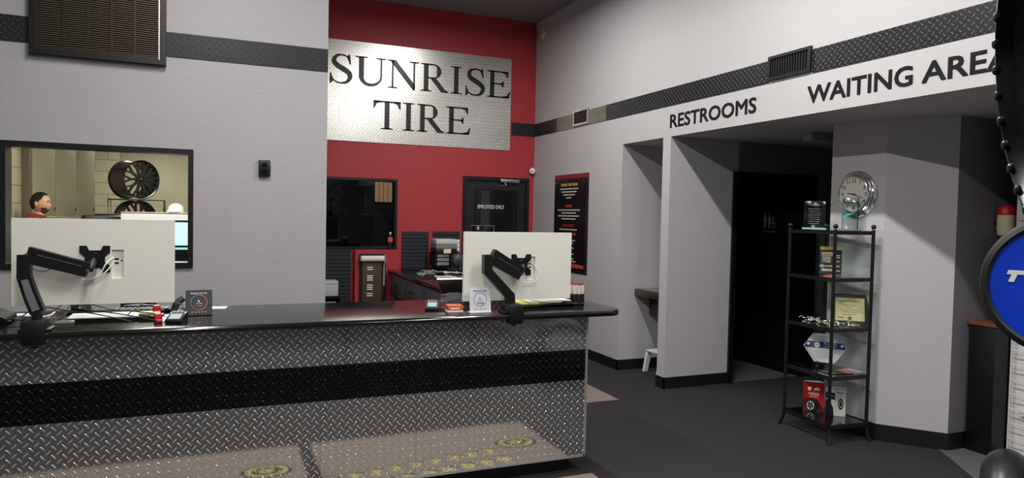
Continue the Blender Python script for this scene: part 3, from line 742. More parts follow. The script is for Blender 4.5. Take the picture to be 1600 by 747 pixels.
b = B(); tube(b, [(-.08, 0, .034), (0, 0, .042), (.07, 0, .036)], .013, 10); box(b, (-.08, -.012, 0), (.08, .012, .022)); obj('body', b, blackp, r)
b = B(); cyl(b, (.07, 0, .036), (.10, 0, .034), .012, 12); obj('tip', b, chrome, r)
for (px, py, lb) in ((247, 504, 'red plastic block near the counter edge beside the card reader'), (245, 490, 'red plastic block behind the first one beside the card reader')):
    p = atc(px, py); r = thing('clip_dispenser', lb, 'dispenser', (p.x, p.y, Z1), .2)
    b = B(); box(b, (-.018, -.018, 0), (.018, .018, .045), bev=.005); obj('body', b, redpl, r)
    b = B(); box(b, (-.012, -.019, .012), (.012, -.0175, .018)); obj('slot', b, mat('pale_red', 'e08a86', .5), r)
def card_reader(x, y, rz, label, scl=1):
    r = thing('card_reader', label, 'card reader', (x, y, Z1), rz); r.scale = (scl,)*3
    b = B(); prism(b, rnd([(-.055, 0), (.055, 0), (.055, .05), (.02, .045), (-.055, .02)], .006), frame((-.04, 0, 0), (0, 1, 0), (0, 0, 1)), .08); obj('body', b, blackp, r)
    b = B(); prism(b, [(-.045, 0), (.012, 0), (.012, .001), (-.045, .001)], frame((-.028, 0, 0), (0, 1, 0), (0, 0, 1)), .056)
    for v in b.verts: v.co.z += .0245+(v.co.y+.045)*.33
    obj('display', b, mat('pale_screen', '9fb0ad', .2), r)
    b = B()
    for i in range(3):
        for j in range(3): box(b, (-.03+i*.02, .018+j*.012, .0465+j*.0015), (-.016+i*.02, .027+j*.012, .0505+j*.0015))
    obj('keys', b, mat('light_keys', '9b9b98', .5), r)
p = atc(275, 506); card_reader(p.x, p.y+.05, -.25, 'black card reader near the counter edge before the dark review card', .95)
r = thing('card_reader', 'black handheld scanner leaning beside the calculator behind the card reader', 'scanner', (-.205, 4.08, Z1), .3)
b = B(); tube(b, [(-.02, 0, .02), (.0, .0, .06), (.03, 0, .085)], .018, 12); obj('grip', b, mat('dark_grey_plastic', '36373a'), r)
b = B(); box(b, (-.03, -.025, 0), (.03, .025, .02), bev=.004); obj('base', b, blackp, r)
r = thing('calculator', 'grey calculator propped up behind the black card reader', 'calculator', (-.135, 4.16, Z1), 0)
b = B(); prism(b, [(-.05, 0), (.05, 0), (.05, .09), (.03, .095), (-.05, .03)], frame((-.045, 0, 0), (0, 1, 0), (0, 0, 1)), .09); obj('body', b, mat('calc_grey', '6b6d6d', .5), r)
b = B(); box(b, (-.035, .02, .09), (.035, .045, .105), bev=.003); obj('display', b, mat('lcd_beige', 'b8b69c', .4), r)
b = B(); box(b, (.046, -.03, 0), (.052, .04, .07)); obj('paper_side', b, paper, r)
# review cards
def review_card(x0, x1, Y, h, dark, label, rz=0):
    w = (x1-x0)/2; r = thing('review_card', label, 'card stand', ((x0+x1)/2, Y, Z1), rz)
    body = mat('dark_card', '4a4a4d', .25) if dark else mat('pale_card', 'dedfe6', .3)
    lean = Matrix.Rotation(-.14, 4, 'X')
    b = B(); box(b, (-w, 0, .004), (w, .004, h), M=lean); obj('panel', b, body, r)
    b = B(); box(b, (-w, -.012, 0), (w, .045, .004)); obj('foot', b, blackp if dark else mat('pale_card', 'dedfe6'), r)
    M = lean @ frame((0, -.0002, 0), (1, 0, 0), (0, 0, 1))
    tm = textw if dark else mat('grey_print', '6a6c78', .6)
    b = B(); text(b, 'Review Us On', M @ T(0, h*.84, 0), w=w*1.2, t=.0008, bold=.03, center=True); obj('heading', b, tm, r)
    b = B(); n = 40; o = ellipse(0, h*.52, w*.62, w*.62, n); i = ellipse(0, h*.52, w*.58, w*.58, n)
    for k in range(n): prism(b, [o[k], i[k], i[(k+1) % n], o[(k+1) % n]], M, .0008, mi=(0 if (k < 10 or k > 28) else 1))
    obj('ring', b, [mat('red_ring', 'd98a88', .5), mat('blue_ring', '6c87b8', .5)] if dark else [tm, tm], r)
    b = B(); prism(b, [(-.004, h*.62), (-.001, h*.62), (-.001, h*.58), (.004, h*.57), (.004, h*.53), (-.003, h*.53), (-.006, h*.56), (-.004, h*.57)], M, .0008)
    text(b, 'TAP HERE', M @ T(0, h*.455, 0), w=w*.5, t=.0008, center=True); obj('tap_symbol', b, tm, r)
    b = B(); cols = ['d04a40', 'd04a40', 'd9b04a', '5b7fc0', '58a060', 'd04a40'] if dark else ['6a6c78']*6
    ms = [mat('print_'+q, q, .5) for q in cols]; x = -w*.34
    for k, (chh, lw, lh, dy) in enumerate((('G', .15, .16, 0), ('o', .11, .11, 0), ('o', .11, .11, 0), ('g', .11, .15, -.04), ('l', .025, .16, 0), ('e', .11, .11, 0))):
        text(b, chh, M @ T(x, h*.35+dy*w, 0), w=w*lw, h=w*lh, t=.0008, bold=.03, mi=k); x += w*(lw+.02)
    obj('brand_name', b, ms, r)
    b = B()
    for k in range(5):
        pts = []
        for q in range(10): a = PI/2+q*PI/5; rr = w*(.085 if q % 2 == 0 else .04); pts.append((-w*.5+k*w*.25+rr*math.cos(a), h*.14+rr*math.sin(a)))
        prism(b, pts, M, .0008)
    obj('stars', b, mat('orange_stars', 'e09a70', .5) if dark else tm, r)
review_card(-.163, -.033, 4.0, .135, True, 'dark grey review card stand right of the left monitor', .05)
review_card(1.325, 1.455, 3.735, .145, False, 'white review card stand at the foot of the right monitor arm', .03)
b = B(); box(b, (-.07, -.05, 0), (.07, .05, .0015), M=T(0, 0, 0, 0, 0, -.15)); tag(obj('paper_sheet', b, paper, None, (-.03, 4.30, Z1)), 'white paper sheet lying alone right of the dark review card', 'paper')
b = B(); box(b, (-.06, -.05, 0), (.06, .05, .002)); tag(obj('paper_sheet', b, paper, None, (-.93, 4.24, Z1)), 'white paper sheet behind the black desk phone', 'paper')

# ================================================================== COUNTER CLUTTER, RIGHT
p = atc(680, 486); card_reader(p.x, p.y+.06, -.35, 'black card reader right of centre on the counter beside the orange box', .95)
r = thing('tissue_box', 'small orange and white box between the card reader and the white review card', 'box', (1.26, 3.83, Z1), -.1)
b = B(); box(b, (-.045, -.04, 0), (.045, .04, .038), bev=.002); obj('carton', b, mat('orange_print_box', 'c65a38', .5, noise=.25, nscale=60), r)
b = B(); box(b, (-.046, -.041, .0), (.046, .041, .009)); box(b, (-.03, -.0415, .016), (.025, -.0405, .024)); obj('white_band', b, paper, r)
r = thing('payment_terminal', 'black customer display tilted back on a grey foot left of the right monitor', 'terminal', (1.385, 4.24, Z1), 0)
b = B(); prism(b, [(-.07, 0), (.07, 0), (.04, .06), (-.04, .06)], frame((0, .05, 0), (1, 0, 0), (0, 0, 1)), .07); obj('foot', b, mat('calc_grey', '6b6d6d'), r)
b = B(); prism(b, [(-.075, 0), (.075, 0), (.10, .105), (-.10, .105)], T(0, 0, .045, PI/2-.35), .014); obj('display', b, blackg, r)
b = B(); prism(b, [(-.10, .098), (.10, .098), (.102, .108), (-.102, .108)], T(0, 0, .045, PI/2-.35), .016); prism(b, [(-.077, -.004), (.077, -.004), (.078, .004), (-.078, .004)], T(0, 0, .045, PI/2-.35), .016); obj('bezel_edge', b, steel, r)
b = B(); box(b, (-.06, -.05, 0), (.06, .05, .14), bev=.008); box(b, (-.05, -.052, .10), (.05, -.05, .125)); tag(obj('receipt_printer', b, blackp, None, (1.56, 4.26, Z1)), 'black receipt printer half hidden behind the right monitor', 'printer')
# paper tray under right monitor
r = thing('paper_tray', 'flat black tray with yellow and white papers under the right monitor', 'tray', (1.84, 3.90, Z1))
b = B(); box(b, (-.20, -.10, 0), (.20, .14, .006)); box(b, (-.20, -.10, .02), (.20, .14, .026)); box(b, (-.2, -.1, .006), (-.194, .14, .02)); box(b, (.194, -.1, .006), (.2, .14, .02)); obj('tray', b, blackp, r)
for k, (dx, a, mt, lb) in enumerate(((-.06, .06, mat('yellow_paper', 'd8cf6a'), 'yellow sheet on the tray under the right monitor'), (.02, -.04, mat('cream_paper', 'e0d9b8', .7), 'cream sheet over the yellow one under the right monitor'), (.08, .08, paper, 'white sheet topmost on the tray under the right monitor'))):
    tag(obj('paper_sheet', box(B(), (-.12, -.09, 0), (.10, .10, .005), M=T(0, 0, 0, 0, 0, a)), mt, None, (1.84+dx, 3.91, Z1+.0265+k*.006)), lb, 'paper')
for k, (ps, lb) in enumerate([([(720, 484), (745, 478), (770, 474), (792, 478)], 'black cable behind the white review card'), ([(768, 486), (780, 476), (792, 486), (775, 479)], 'black cable coiled beside the right arm clamp'), ([(815, 484), (850, 482), (885, 478), (898, 474)], 'black cable running right from the right arm clamp'), ([(700, 478), (730, 474), (760, 478)], 'black cable behind the orange box')]):
    cable([atc(x, y)+Vector((0, 0, .005+.007*k)) for x, y in ps], .003, bc, lb)
# pen holder
pc = atc(909, 480); pc = Vector((2.118, 3.93, Z1))
r = thing('pen_holder', 'round black mesh cup full of white pens at the right end of the counter', 'pen holder', pc)
b = B(); lathe(b, [(.047, 0), (.047, .006), (.0, .006)], 28, cap=True)
lathe(b, [(.049, .001), (.05, .012), (.048, .012), (.047, .002)], 28, cap=False)
for k in range(28):
    a = 2*PI*k/28; box(b, (-.0008, -.0008, 0), (.0008, .0008, .065), M=T(.0485*math.cos(a), .0485*math.sin(a), .005))
lathe(b, [(.0500, .068), (.0505, .072), (.0475, .072), (.0475, .068)], 28, cap=False); obj('cup', b, blackm, r)
pen_b = B(); cyl(pen_b, (0, 0, 0), (0, 0, .118), .0042, 8)
pen = obj('barrel', pen_b, whitep)
capb = B(); cyl(capb, (0, 0, .118), (0, 0, .127), .0038, 8); cp = obj('pen_cap', capb, mat('red_pen_cap', 'b2333a', .4))
gripb = B(); cyl(gripb, (0, 0, .004), (0, 0, .058), .0044, 8); gr = obj('grip', gripb, mat('black_pen_grip', '3a3a3e', .6))
tmpl = thing('pen', 'white pen with red cap standing in the black cup', 'pen', (0, 0, 0), 0, 'white pens in the cup at the right end of the counter')
for q in (pen, cp, gr): q.parent = tmpl
slots = [(0, 0)]+[(.017*math.cos(a), .017*math.sin(a)) for a in [2*PI*k/6 for k in range(6)]]+[(.034*math.cos(a), .034*math.sin(a)) for a in [2*PI*k/14 for k in range(14)]]+[(.041*math.cos(a), .041*math.sin(a)) for a in [2*PI*(k+.5)/9 for k in range(9)]]
for i, (x, y) in enumerate(slots):
    if i == 0: t = tmpl
    else:
        t = tmpl.copy(); COL.objects.link(t)
        for q in (pen, cp, gr): c2 = q.copy(); COL.objects.link(c2); c2.parent = t
    t.location = (pc[0]+x, pc[1]+y, Z1+.007+.002*((i*7) % 3)); t.rotation_euler = (-y*.5, x*.5, 0)

# ================================================================== RED RECESS: SLATWALL PANELS, DESK
slat = mat('charcoal_slatwall', '2b2e34', .45); sl2 = mat('slat_groove', '101114', .6)
def slatwall(x0, x1, z0, z1, y, label, t=.02, step=.045):
    r = thing('slatwall_panel', label, 'panel', ((x0+x1)/2, y, z0)); w = (x1-x0)/2
    b = B(); box(b, (-w, -t*.4, 0), (w, 0, z1-z0)); obj('backing', b, sl2, r)
    b = B(); z = 0
    while z < z1-z0-.01:
        box(b, (-w, -t, z), (w, -t*.4, min(z+step-.007, z1-z0))); z += step
    obj('slats', b, slat, r); return r
slatwall(.80, 1.44, .30, 1.125, YB, 'dark slatwall panel under the recess window beside the grey wall')
slatwall(1.525, 1.84, .30, 1.09, YB-.091, 'narrow dark slatwall panel on the red pedestal holding tags')
slatwall(2.054, 2.386, .60, 1.357, YB, 'dark slatwall panel in the middle of the red wall')
slatwall(2.443, 2.79, .60, 1.362, YB, 'dark slatwall panel beside the employees door')
# tag board on the pedestal
r = thing('tag_board', 'brown hanging board with rows of white tags below a white roll', 'board', (1.68, 8.205, .36))
b = B(); box(b, (-.13, -.02, 0), (.10, .0, .63), bev=.003); box(b, (-.13, -.028, 0), (-.01, -.02, .17)); obj('board', b, mat('brown_board', '4d3b2a', .6), r)
for k, z in enumerate((.57, .545, .47, .445, .42, .36, .335, .31, .26, .235, .12)):
    b = B(); x = -.04+(.02 if k == 10 else 0); box(b, (x-.035, -.03, z-.008), (x+.035, -.021, z+.008), bev=.002); obj('tag', b, mat('tag_white', 'd9dcc8', .6), r)
b = B(); box(b, (.12, -.015, .0), (.145, .0, .12)); box(b, (.12, -.014, .35), (.14, .0, .62)); obj('side_strip', b, mat('grey_plastic', '8d8f90'), r)
r = thing('paper_roll', 'white paper roll on a holder above the brown tag board', 'paper roll', (1.67, 8.165, 1.035))
b = B(); cyl(b, (-.14, 0, 0), (.13, 0, 0), .035, 20); obj('roll', b, paper, r)
b = B(); box(b, (.13, -.03, -.05), (.15, .045, .05), bev=.004); box(b, (-.15, -.01, -.02), (-.14, .045, .02)); obj('holder', b, mat('grey_plastic', '8d8f90'), r)
# boxes low on the left panel
b = B(); box(b, (-.19, -.13, 0), (.19, .1, .17), bev=.006); box(b, (-.19, -.135, .14), (.19, -.13, .15)); cyl(b, (-.0, -.128, .055), (-.0, -.136, .055), .03, 18, mi=1)
b2 = obj('label_printer', b, [mat('light_grey_case', 'c4c5c6', .5), blackp], None, (1.06, 8.15, .62)); tag(b2, 'light grey box with a round black knob under the recess window', 'printer')
r = thing('wire_shelf', 'black shelf on the dark slatwall below the light grey box', 'shelf', (1.06, 8.15, .60))
b = B(); box(b, (-.22, -.14, 0), (.22, .155, .018)); box(b, (-.22, -.14, -.17), (.22, .155, -.155)); box(b, (-.22, -.13, -.155), (-.21, .155, 0)); box(b, (.21, -.13, -.155), (.22, .155, 0)); obj('boards', b, blackm, r)
b = B(); box(b, (-.17, -.11, 0), (.17, .1, .10), bev=.003); tag(obj('paper_stack', b, paper, None, (1.06, 8.15, .447)), 'white paper pack on the lower shelf under the recess window', 'paper')
# bottle on the sill
bp = Vector((1.90, YB-.045, 1.136))
r = thing('water_bottle', 'clear water bottle with orange label and white cap on the red window ledge', 'bottle', bp)
b = B(); lathe(b, [(.028, 0), (.031, .006), (.031, .09), (.028, .115), (.031, .13), (.03, .15), (.014, .178), (.013, .19)], 20); obj('body', b, thin('clear_plastic', 'c9cfd2', 1.5, .05, .05), r)
b = B(); lathe(b, [(.0318, .092), (.0318, .145), (.0305, .148), (.0305, .09)], 20, cap=False); obj('bottle_label', b, mat('orange_label', 'c9593c', .5), r)
b = B(); lathe(b, [(.015, .188), (.015, .208), (.013, .211)], 16); obj('bottle_cap', b, whitep, r)
# rear desk
r = thing('rear_desk', 'grey desk with black top and drawers running back to the red wall', 'desk', (2.2, 6.9, 0))
b = B(); box(b, (-.34, -.85, .87), (.36, 1.325, .905), bev=.01); obj('desktop', b, topm, r)
gd = mat('grey_laminate', '57565f', .45)
b = B(); box(b, (-.30, -.80, .60), (.33, 1.30, .8695)); obj('drawer_case', b, gd, r)
for k in range(3):
    y0 = -.78+k*.69; d = obj('drawer', box(B(), (-.316, y0, .625), (-.301, y0+.67, .855), bev=.003), gd, r)
    b = B(); tube(b, [(-.317, y0+.27, .74), (-.345, y0+.29, .735), (-.345, y0+.37, .735), (-.317, y0+.39, .74)], .006, 8); obj('drawer_handle', b, blackm, d)
b = B(); box(b, (-.30, 1.25, 0), (.33, 1.30, .5995)); obj('side_panel', b, gd, r)
b = B(); box(b, (.10, -.80, 0), (.33, -.75, .5995)); box(b, (.30, -.75, 0), (.33, 1.25, .5995)); obj('side_panel', b, gd, r)
DZ = .906
# organiser, boxes, papers on desk
r = thing('desk_organizer', 'stack of grey letter trays against the slatwall on the rear desk', 'organizer', (2.30, 7.98, DZ))
P0 = at(679, 417, 1, 7.9); P1 = at(706, 396, 1, 7.9)
r.location = ((P0.x+P1.x)/2, 7.98, P0.z if P0.z > DZ else DZ)
hh = P1.z-r.location.z; ww = (P1.x-P0.x)/2
b = B(); box(b, (-ww, -.1, 0), (-ww+.012, .15, hh)); box(b, (ww-.03, -.1, 0), (ww, .15, hh)); box(b, (-ww, -.1, hh-.008), (ww, .15, hh)); box(b, (-ww, -.1, 0), (ww, .15, .008)); obj('frame', b, blackp, r)
for k in range(3): obj('tray', box(B(), (-ww+.03, -.09, .015+k*hh*.31), (ww-.035, .14, .015+k*hh*.31+hh*.24), bev=.004), mat('tray_grey', '7d7f82', .5), r)
Zo = r.location.z+hh
a0 = at(677, 395, 1, 8.0); a1 = at(710, 373, 1, 8.0); H3 = a1.z-a0.z
for nm, z0, z1, mt, lb in (('binder_box', 0, .30, blackp, 'black flat box on top of the letter trays'), ('binder_box', .32, .63, mat('mid_grey_case', '77797b', .5), 'grey flat box between the black and white ones above the trays'), ('binder_box', .65, 1.0, mat('light_grey_case', 'c4c5c6'), 'white flat box topmost above the letter trays')):
    b = B(); w = (a1.x-a0.x)/2; box(b, (-w, -.12, z0*H3), (w, .12, z1*H3-.002), bev=.004)
    tag(obj(nm, b, mt, None, ((a0.x+a1.x)/2, 8.0, Zo+.001)), lb, 'box')
b = B(); box(b, (-.045, -.01, 0), (.045, 0, .05)); tag(obj('paper_note', b, mat('cream_paper', 'e0d9b8'), None, ((a0.x+a1.x)/2-.0, 7.869, Zo+.004)), 'cream note leaning on the black flat box above the trays', 'note')
b = B()
for k in range(3): box(b, (-.018, -.01, k*.05), (.018, .01, k*.05+.045), bev=.004)
tag(obj('label_rolls', b, whitep, None, (a1.x+.03, 7.95, Zo+.02)), 'white label rolls hanging at the end of the grey boxes', 'rolls')
r = thing('desk_lamp', 'round black desk lamp head beside the letter trays', 'lamp', (at(716, 418, 1, 7.75).x, 7.75, DZ))
hz = at(716, 407, 1, 7.75).z-DZ
b = B(); lathe(b, [(.06, 0), (.06, .015), (.012, .02), (.012, hz-.05)], 20); obj('stand', b, blackm, r)
b = B(); lathe(b, [(.03, -.05), (.075, -.04), (.085, .0), (.075, .05), (.04, .07)], 24, T(0, 0, hz, PI/2)); obj('shade', b, mat('dark_slate', '34373d', .35), r)
pk = [mat('paper_grey', 'a9a9a8', .7), paper, mat('cream_paper', 'e0d9b8')]
lbs = ['crumpled grey paper near the edge of the rear desk', 'white paper fanned out on the rear desk', 'white sheet nearest the right monitor on the rear desk', 'grey bag-like paper pile in the middle of the rear desk', 'white sheet at the back of the rear desk']
for k, (x, y, s, c_) in enumerate(((2.06, 7.25, .12, 0), (2.20, 6.95, .13, 1), (2.45, 6.86, .12, 1), (2.20, 7.55, .12, 0), (2.42, 7.5, .13, 1))):
    b = B(); n = 7; g = [[b.verts.new(((i/(n-1)-.5)*2*s*.8, (j/(n-1)-.5)*2*s, .004+random.random()*(.03 if c_ == 0 else .014))) for j in range(n)] for i in range(n)]
    for i in range(n-1):
        for j in range(n-1): b.faces.new((g[i][j], g[i+1][j], g[i+1][j+1], g[i][j+1]))
    bmesh.ops.solidify(b, geom=list(b.faces), thickness=.002)
    tag(obj('paper_pile', b, pk[c_], None, (x, y, DZ+.004)), lbs[k], 'paper')
# black monitor behind the white one
p = at(754, 352, 1, 6.5)
r = thing('monitor', 'black monitor with silver edge rising behind the right white monitor', 'monitor', (p.x, 6.5, DZ), -.1)
mz = at(754, 352, 1, 6.5).z-DZ
b = B(); box(b, (-.115, 0, mz-.36), (.115, .03, mz-.004), bev=.004); obj('shell', b, blackg, r)
b = B(); box(b, (-.118, -.003, mz-.006), (.121, .004, mz)); box(b, (.115, -.003, mz-.36), (.121, .004, mz)); obj('bezel', b, steel, r)
b = B(); cyl(b, (0, .04, .008), (0, .04, mz-.2), .02, 16); box(b, (-.1, -.06, 0), (.1, .1, .01), bev=.003); obj('stand', b, blackm, r)

# ================================================================== SHOP SEEN THROUGH THE RECESS WINDOW
a0 = at(588, 315, 1, 13.9); a1 = at(616, 285, 1, 13.9)
r = thing('lit_opening', 'small orange-lit shop window seen through the dark recess window', 'window', ((a0.x+a1.x)/2, 14.09, a0.z)); w = (a1.x-a0.x)/2; h = a1.z-a0.z
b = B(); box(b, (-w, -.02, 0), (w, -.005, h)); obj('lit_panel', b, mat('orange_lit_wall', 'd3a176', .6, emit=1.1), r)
b = B()
for k in range(5): box(b, (-w+k*2*w/4-.004, -.03, 0), (-w+k*2*w/4+.004, -.02, h))
obj('bars', b, mat('brown_board', '4d3b2a'), r)
b = B(); box(b, (-.35, -.3, 0), (.35, .3, .95), bev=.02); box(b, (-.25, -.25, .95), (.28, .25, 1.55), bev=.03); box(b, (-.1, -.2, 1.55), (.12, .2, 2.08), bev=.02); tag(obj('tool_cabinet', b, mat('charcoal_paint', '1c1e22', .5), None, (2.25, 12.6, 0)), 'dark tool cabinet standing in the shop beyond the recess window', 'cabinet')
r = thing('work_bench', 'grey work bench in the dark shop beyond the recess window', 'bench', (1.5, 9.5, 0))
b = B(); box(b, (-.6, -.4, 1.02), (.62, .4, 1.06)); obj('top', b, mat('bench_grey', '6b6d70', .5), r)
for x in (-.55, .57):
    for y in (-.35, .35): obj('leg', box(B(), (x-.02, y-.02, 0), (x+.02, y+.02, 1.02)), blackm, r)
b = B(); tube(b, [(-.16, 0, .01), (-.05, .0, .06), (.06, 0, .02), (.16, 0, .05)], .022, 8); tag(obj('shop_rag', b, mat('dull_red_cloth', '8e3b38', .9), None, (1.72, 9.35, 1.075)), 'red shop rag on the bench beyond the recess window', 'rag')
b = B(); box(b, (-.12, -.1, 0), (.12, .1, 2.4)); tag(obj('steel_post', b, mat('post_grey', '44474b', .6), None, (1.98, 11.64, 0)), 'grey steel post in the dark shop beyond the recess window', 'post')

# ================================================================== OFFICE THROUGH THE GREY-WALL WINDOW
cabm = mat('cream_cabinet', 'b2a88c', .5)
ang = math.atan2(1.28, .445)
r = thing('wall_cabinet', 'tall cream wall cabinet with three doors behind the man', 'cabinet', (-2.03, 9.63, 1.46), ang)
dd = 1.36
b = B(); box(b, (0, .012, 0), (dd, .16, 1.4)); obj('carcass', b, mat('brown_end_panel', '6e6047', .6), r)
b = B(); box(b, (-.012, .0, 0), (-.0005, .16, 1.4)); obj('end_panel', b, mat('brown_end_panel', '6e6047', .6), r)
for k, (x0, x1) in enumerate(((0, .46), (.465, .915), (.92, 1.36))):
    dr = obj('door', box(B(), (x0+.006, -.018, .004), (x1-.006, .0115, 1.396), bev=.002), cabm, r)
    b = B(); box(b, (x1-.03, -.024, .06), (x1-.02, -.012, .10)); obj('door_handle', b, blackm, dr)
b = B(); box(b, (-.04, -.07, 0), (.04, .07, 2.88)); tag(obj('corner_post', b, mat('brown_end_panel', '6e6047'), None, (-2.05, 9.53, 0)), 'brown vertical post at the left end of the cream cabinet', 'post')
# low dark worktop behind the man
r = thing('work_table', 'dark work table carrying tires along the back of the office', 'table', (-1.4, 12.4, 0))
b = B(); box(b, (-.45, -1.4, 1.04), (.9, .5, 1.08)); obj('top', b, blackm, r)
for x in (-.40, .85):
    for y in (-1.35, .45): obj('leg', box(B(), (x-.02, y-.02, 0), (x+.02, y+.02, 1.0395)), blackm, r)
tyre = mat('tire_rubber', '141415', .75, bump=.002, bscale=80)
def tire(name, loc, R, w, rot, label, rim=None, grp=None, tread=True):
    r = thing(name, label, 'tire', loc, 0, grp); r.rotation_euler = rot
    b = B(); lathe(b, [(R*.62, -w*.42), (R*.75, -w*.5), (R*.92, -w*.47), (R*.985, -w*.36), (R, -w*.2), (R, w*.2), (R*.985, w*.36), (R*.92, w*.47), (R*.75, w*.5), (R*.62, w*.42), (R*.60, 0), (R*.62, -w*.42)], 48, cap=False); obj('carcass', b, tyre, r)
    if not tread:
        b = B(); me = r.children[0]; nb = B()
        lathe(nb, [(R*.66+R*.34*math.cos(q), w*.56*math.sin(q)) for q in [PI*(k/16-.5) for k in range(17)]], 64, cap=False)
        me.parent = None; bpy.data.objects.remove(me); obj('carcass', nb, mat('smooth_rubber', '1b1b1d', .35), r)
        b.free(); return r
    b = B()
    for k in range(40):
        a = 2*PI*k/40
        for s in (-1, 1): box(b, (R-.003, -.018, s*w*.26-w*.17), (R+.006, .018, s*w*.26+w*.17), M=Matrix.Rotation(a+s*.04, 4, 'Z'))
    obj('tread', b, tyre, r); return r
p = at(167, 337, 1, 11.4)
tire('tire', (p.x, 11.4, 1.082+.1), .30, .2, (0, 0, 0), 'black tire lying lowest of the pair left of the wheel rack')
tire('tire', (p.x, 11.4, 1.082+.302), .30, .2, (0, 0, .3), 'black tire lying topmost of the pair left of the wheel rack')
# wheels
def wheel(loc, R, w, rot, label, mt=None, spokes=10):
    r = thing('wheel', label, 'wheel', loc); r.rotation_euler = rot
    mt = mt or mat('gloss_black_wheel', '101012', .22)
    b = B(); lathe(b, [(R, 0), (R*1.0, -.012), (R*.93, -.03), (R*.90, -w*.5), (R*.93, -w+.02), (R, -w), (R*.97, -w), (R*.87, -w*.9), (R*.85, -w*.4), (R*.90, -.035), (R*.96, -.006), (R, 0)], 48, cap=False); obj('barrel', b, mt, r)
    sp = mat('satin_black_spokes', '1b1b1e', .3)
    b = B(); lathe(b, [(.02, -.035), (R*.17, -.035), (R*.22, -.05), (R*.22, -.09)], 28, cap=True); obj('hub', b, sp, r)
    for k in range(spokes):
        a = 2*PI*k/spokes; Mk = Matrix.Rotation(a, 4, 'Z'); b = B()
        prism(b, [(R*.18, -R*.06), (R*.55, -R*.055), (R*.93, -R*.20), (R*.93, -R*.12), (R*.62, .0), (R*.93, R*.12), (R*.93, R*.20), (R*.55, R*.055), (R*.18, R*.06)], Mk @ T(0, 0, -.06), .035)
        obj('spoke', b, sp, r)
    b = B()
    for k in range(8):
        a = 2*PI*(k+.5)/8; cyl(b, (R*.11*math.cos(a), R*.11*math.sin(a), -.04), (R*.11*math.cos(a), R*.11*math.sin(a), -.03), R*.018, 8)
    lathe(b, [(R*.07, -.04), (R*.07, -.02), (R*.05, -.015)], 20); obj('hub_cap', b, steel if False else sp, r)
    return r
wr = (PI/2, 0, .72)
p = at(219, 283, 1, 12.3); wheel((p.x+.03, 12.3, 1.712+.306), .305, .38, wr, 'black spoked wheel on top of the wire rack in the office')
p2 = at(219, 330, 1, 12.3); wheel((p2.x, 12.3, 1.392), .298, .22, wr, 'black spoked wheel on the lower level of the wire rack')
a0 = at(171, 309, 1, 12.3); a1 = at(257, 314, 1, 12.3)
r = thing('wheel_rack', 'thin black wire rack carrying two black wheels', 'rack', ((a0.x+a1.x)/2, 12.3, 0)); w = (a1.x-a0.x)/2
b = B()
for y in (-.14, .14): tube(b, [(-w, y, 1.0805), (-w, y, 1.70), (w, y, 1.70), (w, y, 1.0805)], .011, 8, smooth=False)
for x in (-w, w): tube(b, [(x, -.14, 1.695), (x, .14, 1.695)], .009, 8)
obj('frame', b, blackm, r)
wheel((at(541, 313, 1, 11.2).x, 11.2, at(541, 313, 1, 11.2).z), .30, .24, (PI/2, 0, .2), 'black wheel hung on the steel post frame in the dark shop')
# desk hutch with cap, screen
Yh = 9.0
h0 = at(189, 343, 1, Yh); h1 = at(300, 333, 1, Yh)
r = thing('desk_hutch', 'white topped office hutch holding the screens and the white cap', 'hutch', ((h0.x+h1.x)/2, Yh, 0)); w = (h1.x-h0.x)/2
b = B(); box(b, (-w, 0, h0.z), (w, .3, h1.z)); obj('top', b, whitem, r)
b = B(); box(b, (-w, -.004, h1.z-.012), (w, -.0005, h1.z-.004)); obj('red_edge', b, mat('dull_red_cloth', '8e3b38'), r)
b = B(); box(b, (-w, .27, .75), (w, .30, h0.z-.0005)); box(b, (-w, 0, .0), (-w+.02, .27, h0.z-.0005)); box(b, (w-.02, 0, 0), (w, .27, h0.z-.0005)); obj('back_panel', b, mat('hutch_dark', '2b2b2c', .6), r)
b = B(); box(b, (-w+.0205, -.35, .76), (w-.0205, .26, .79)); obj('work_surface', b, mat('hutch_dark', '2b2b2c'), r)
c0 = at(255, 391, 1, 8.9); c1 = at(294, 348, 1, 8.9)
sx = .24; cx = c1.x-sx
r = thing('monitor', 'lit pale blue screen standing in the office hutch', 'monitor', (cx, 8.92, .791))
zl, zh = c0.z-.791, c1.z-.791
b = B(); box(b, (-sx-.012, 0, zl), (sx+.012, .04, zh+.012), bev=.004); box(b, (-.02, .01, .0), (.02, .03, zl)); box(b, (-.1, -.06, 0), (.1, .1, .008)); obj('case', b, blackp, r)
b = B(); box(b, (-sx, -.003, zl+.055), (sx, -.0005, zh)); obj('screen', b, mat('lit_screen', 'a9d3d8', .4, emit=.85), r)
b = B(); box(b, (-sx, -.003, zl+.005), (sx, -.0005, zl+.03)); obj('lit_bar', b, mat('lit_bar', '7fc3d8', .4, emit=.6), r)
# cap
p = at(275, 333, 1, 9.12)
r = thing('baseball_cap', 'white baseball cap resting on the white hutch top', 'cap', (p.x, 9.12, h1.z), -.5)
b = B(); lathe(b, [(.085, 0), (.088, .03), (.078, .07), (.05, .1), (.012, .112)], 24); obj('crown', b, mat('white_cotton', 'dcd8cc', .9), r)
b = B(); pts = [(x, -.06-.085*math.sin(PI*(x+.08)/.16)) for x in [-.08+.16*k/12 for k in range(13)]]; prism(b, pts+[(.08, -.03), (-.08, -.03)], T(0, 0, .022, .12), .005); obj('brim', b, mat('white_cotton', 'dcd8cc'), r)
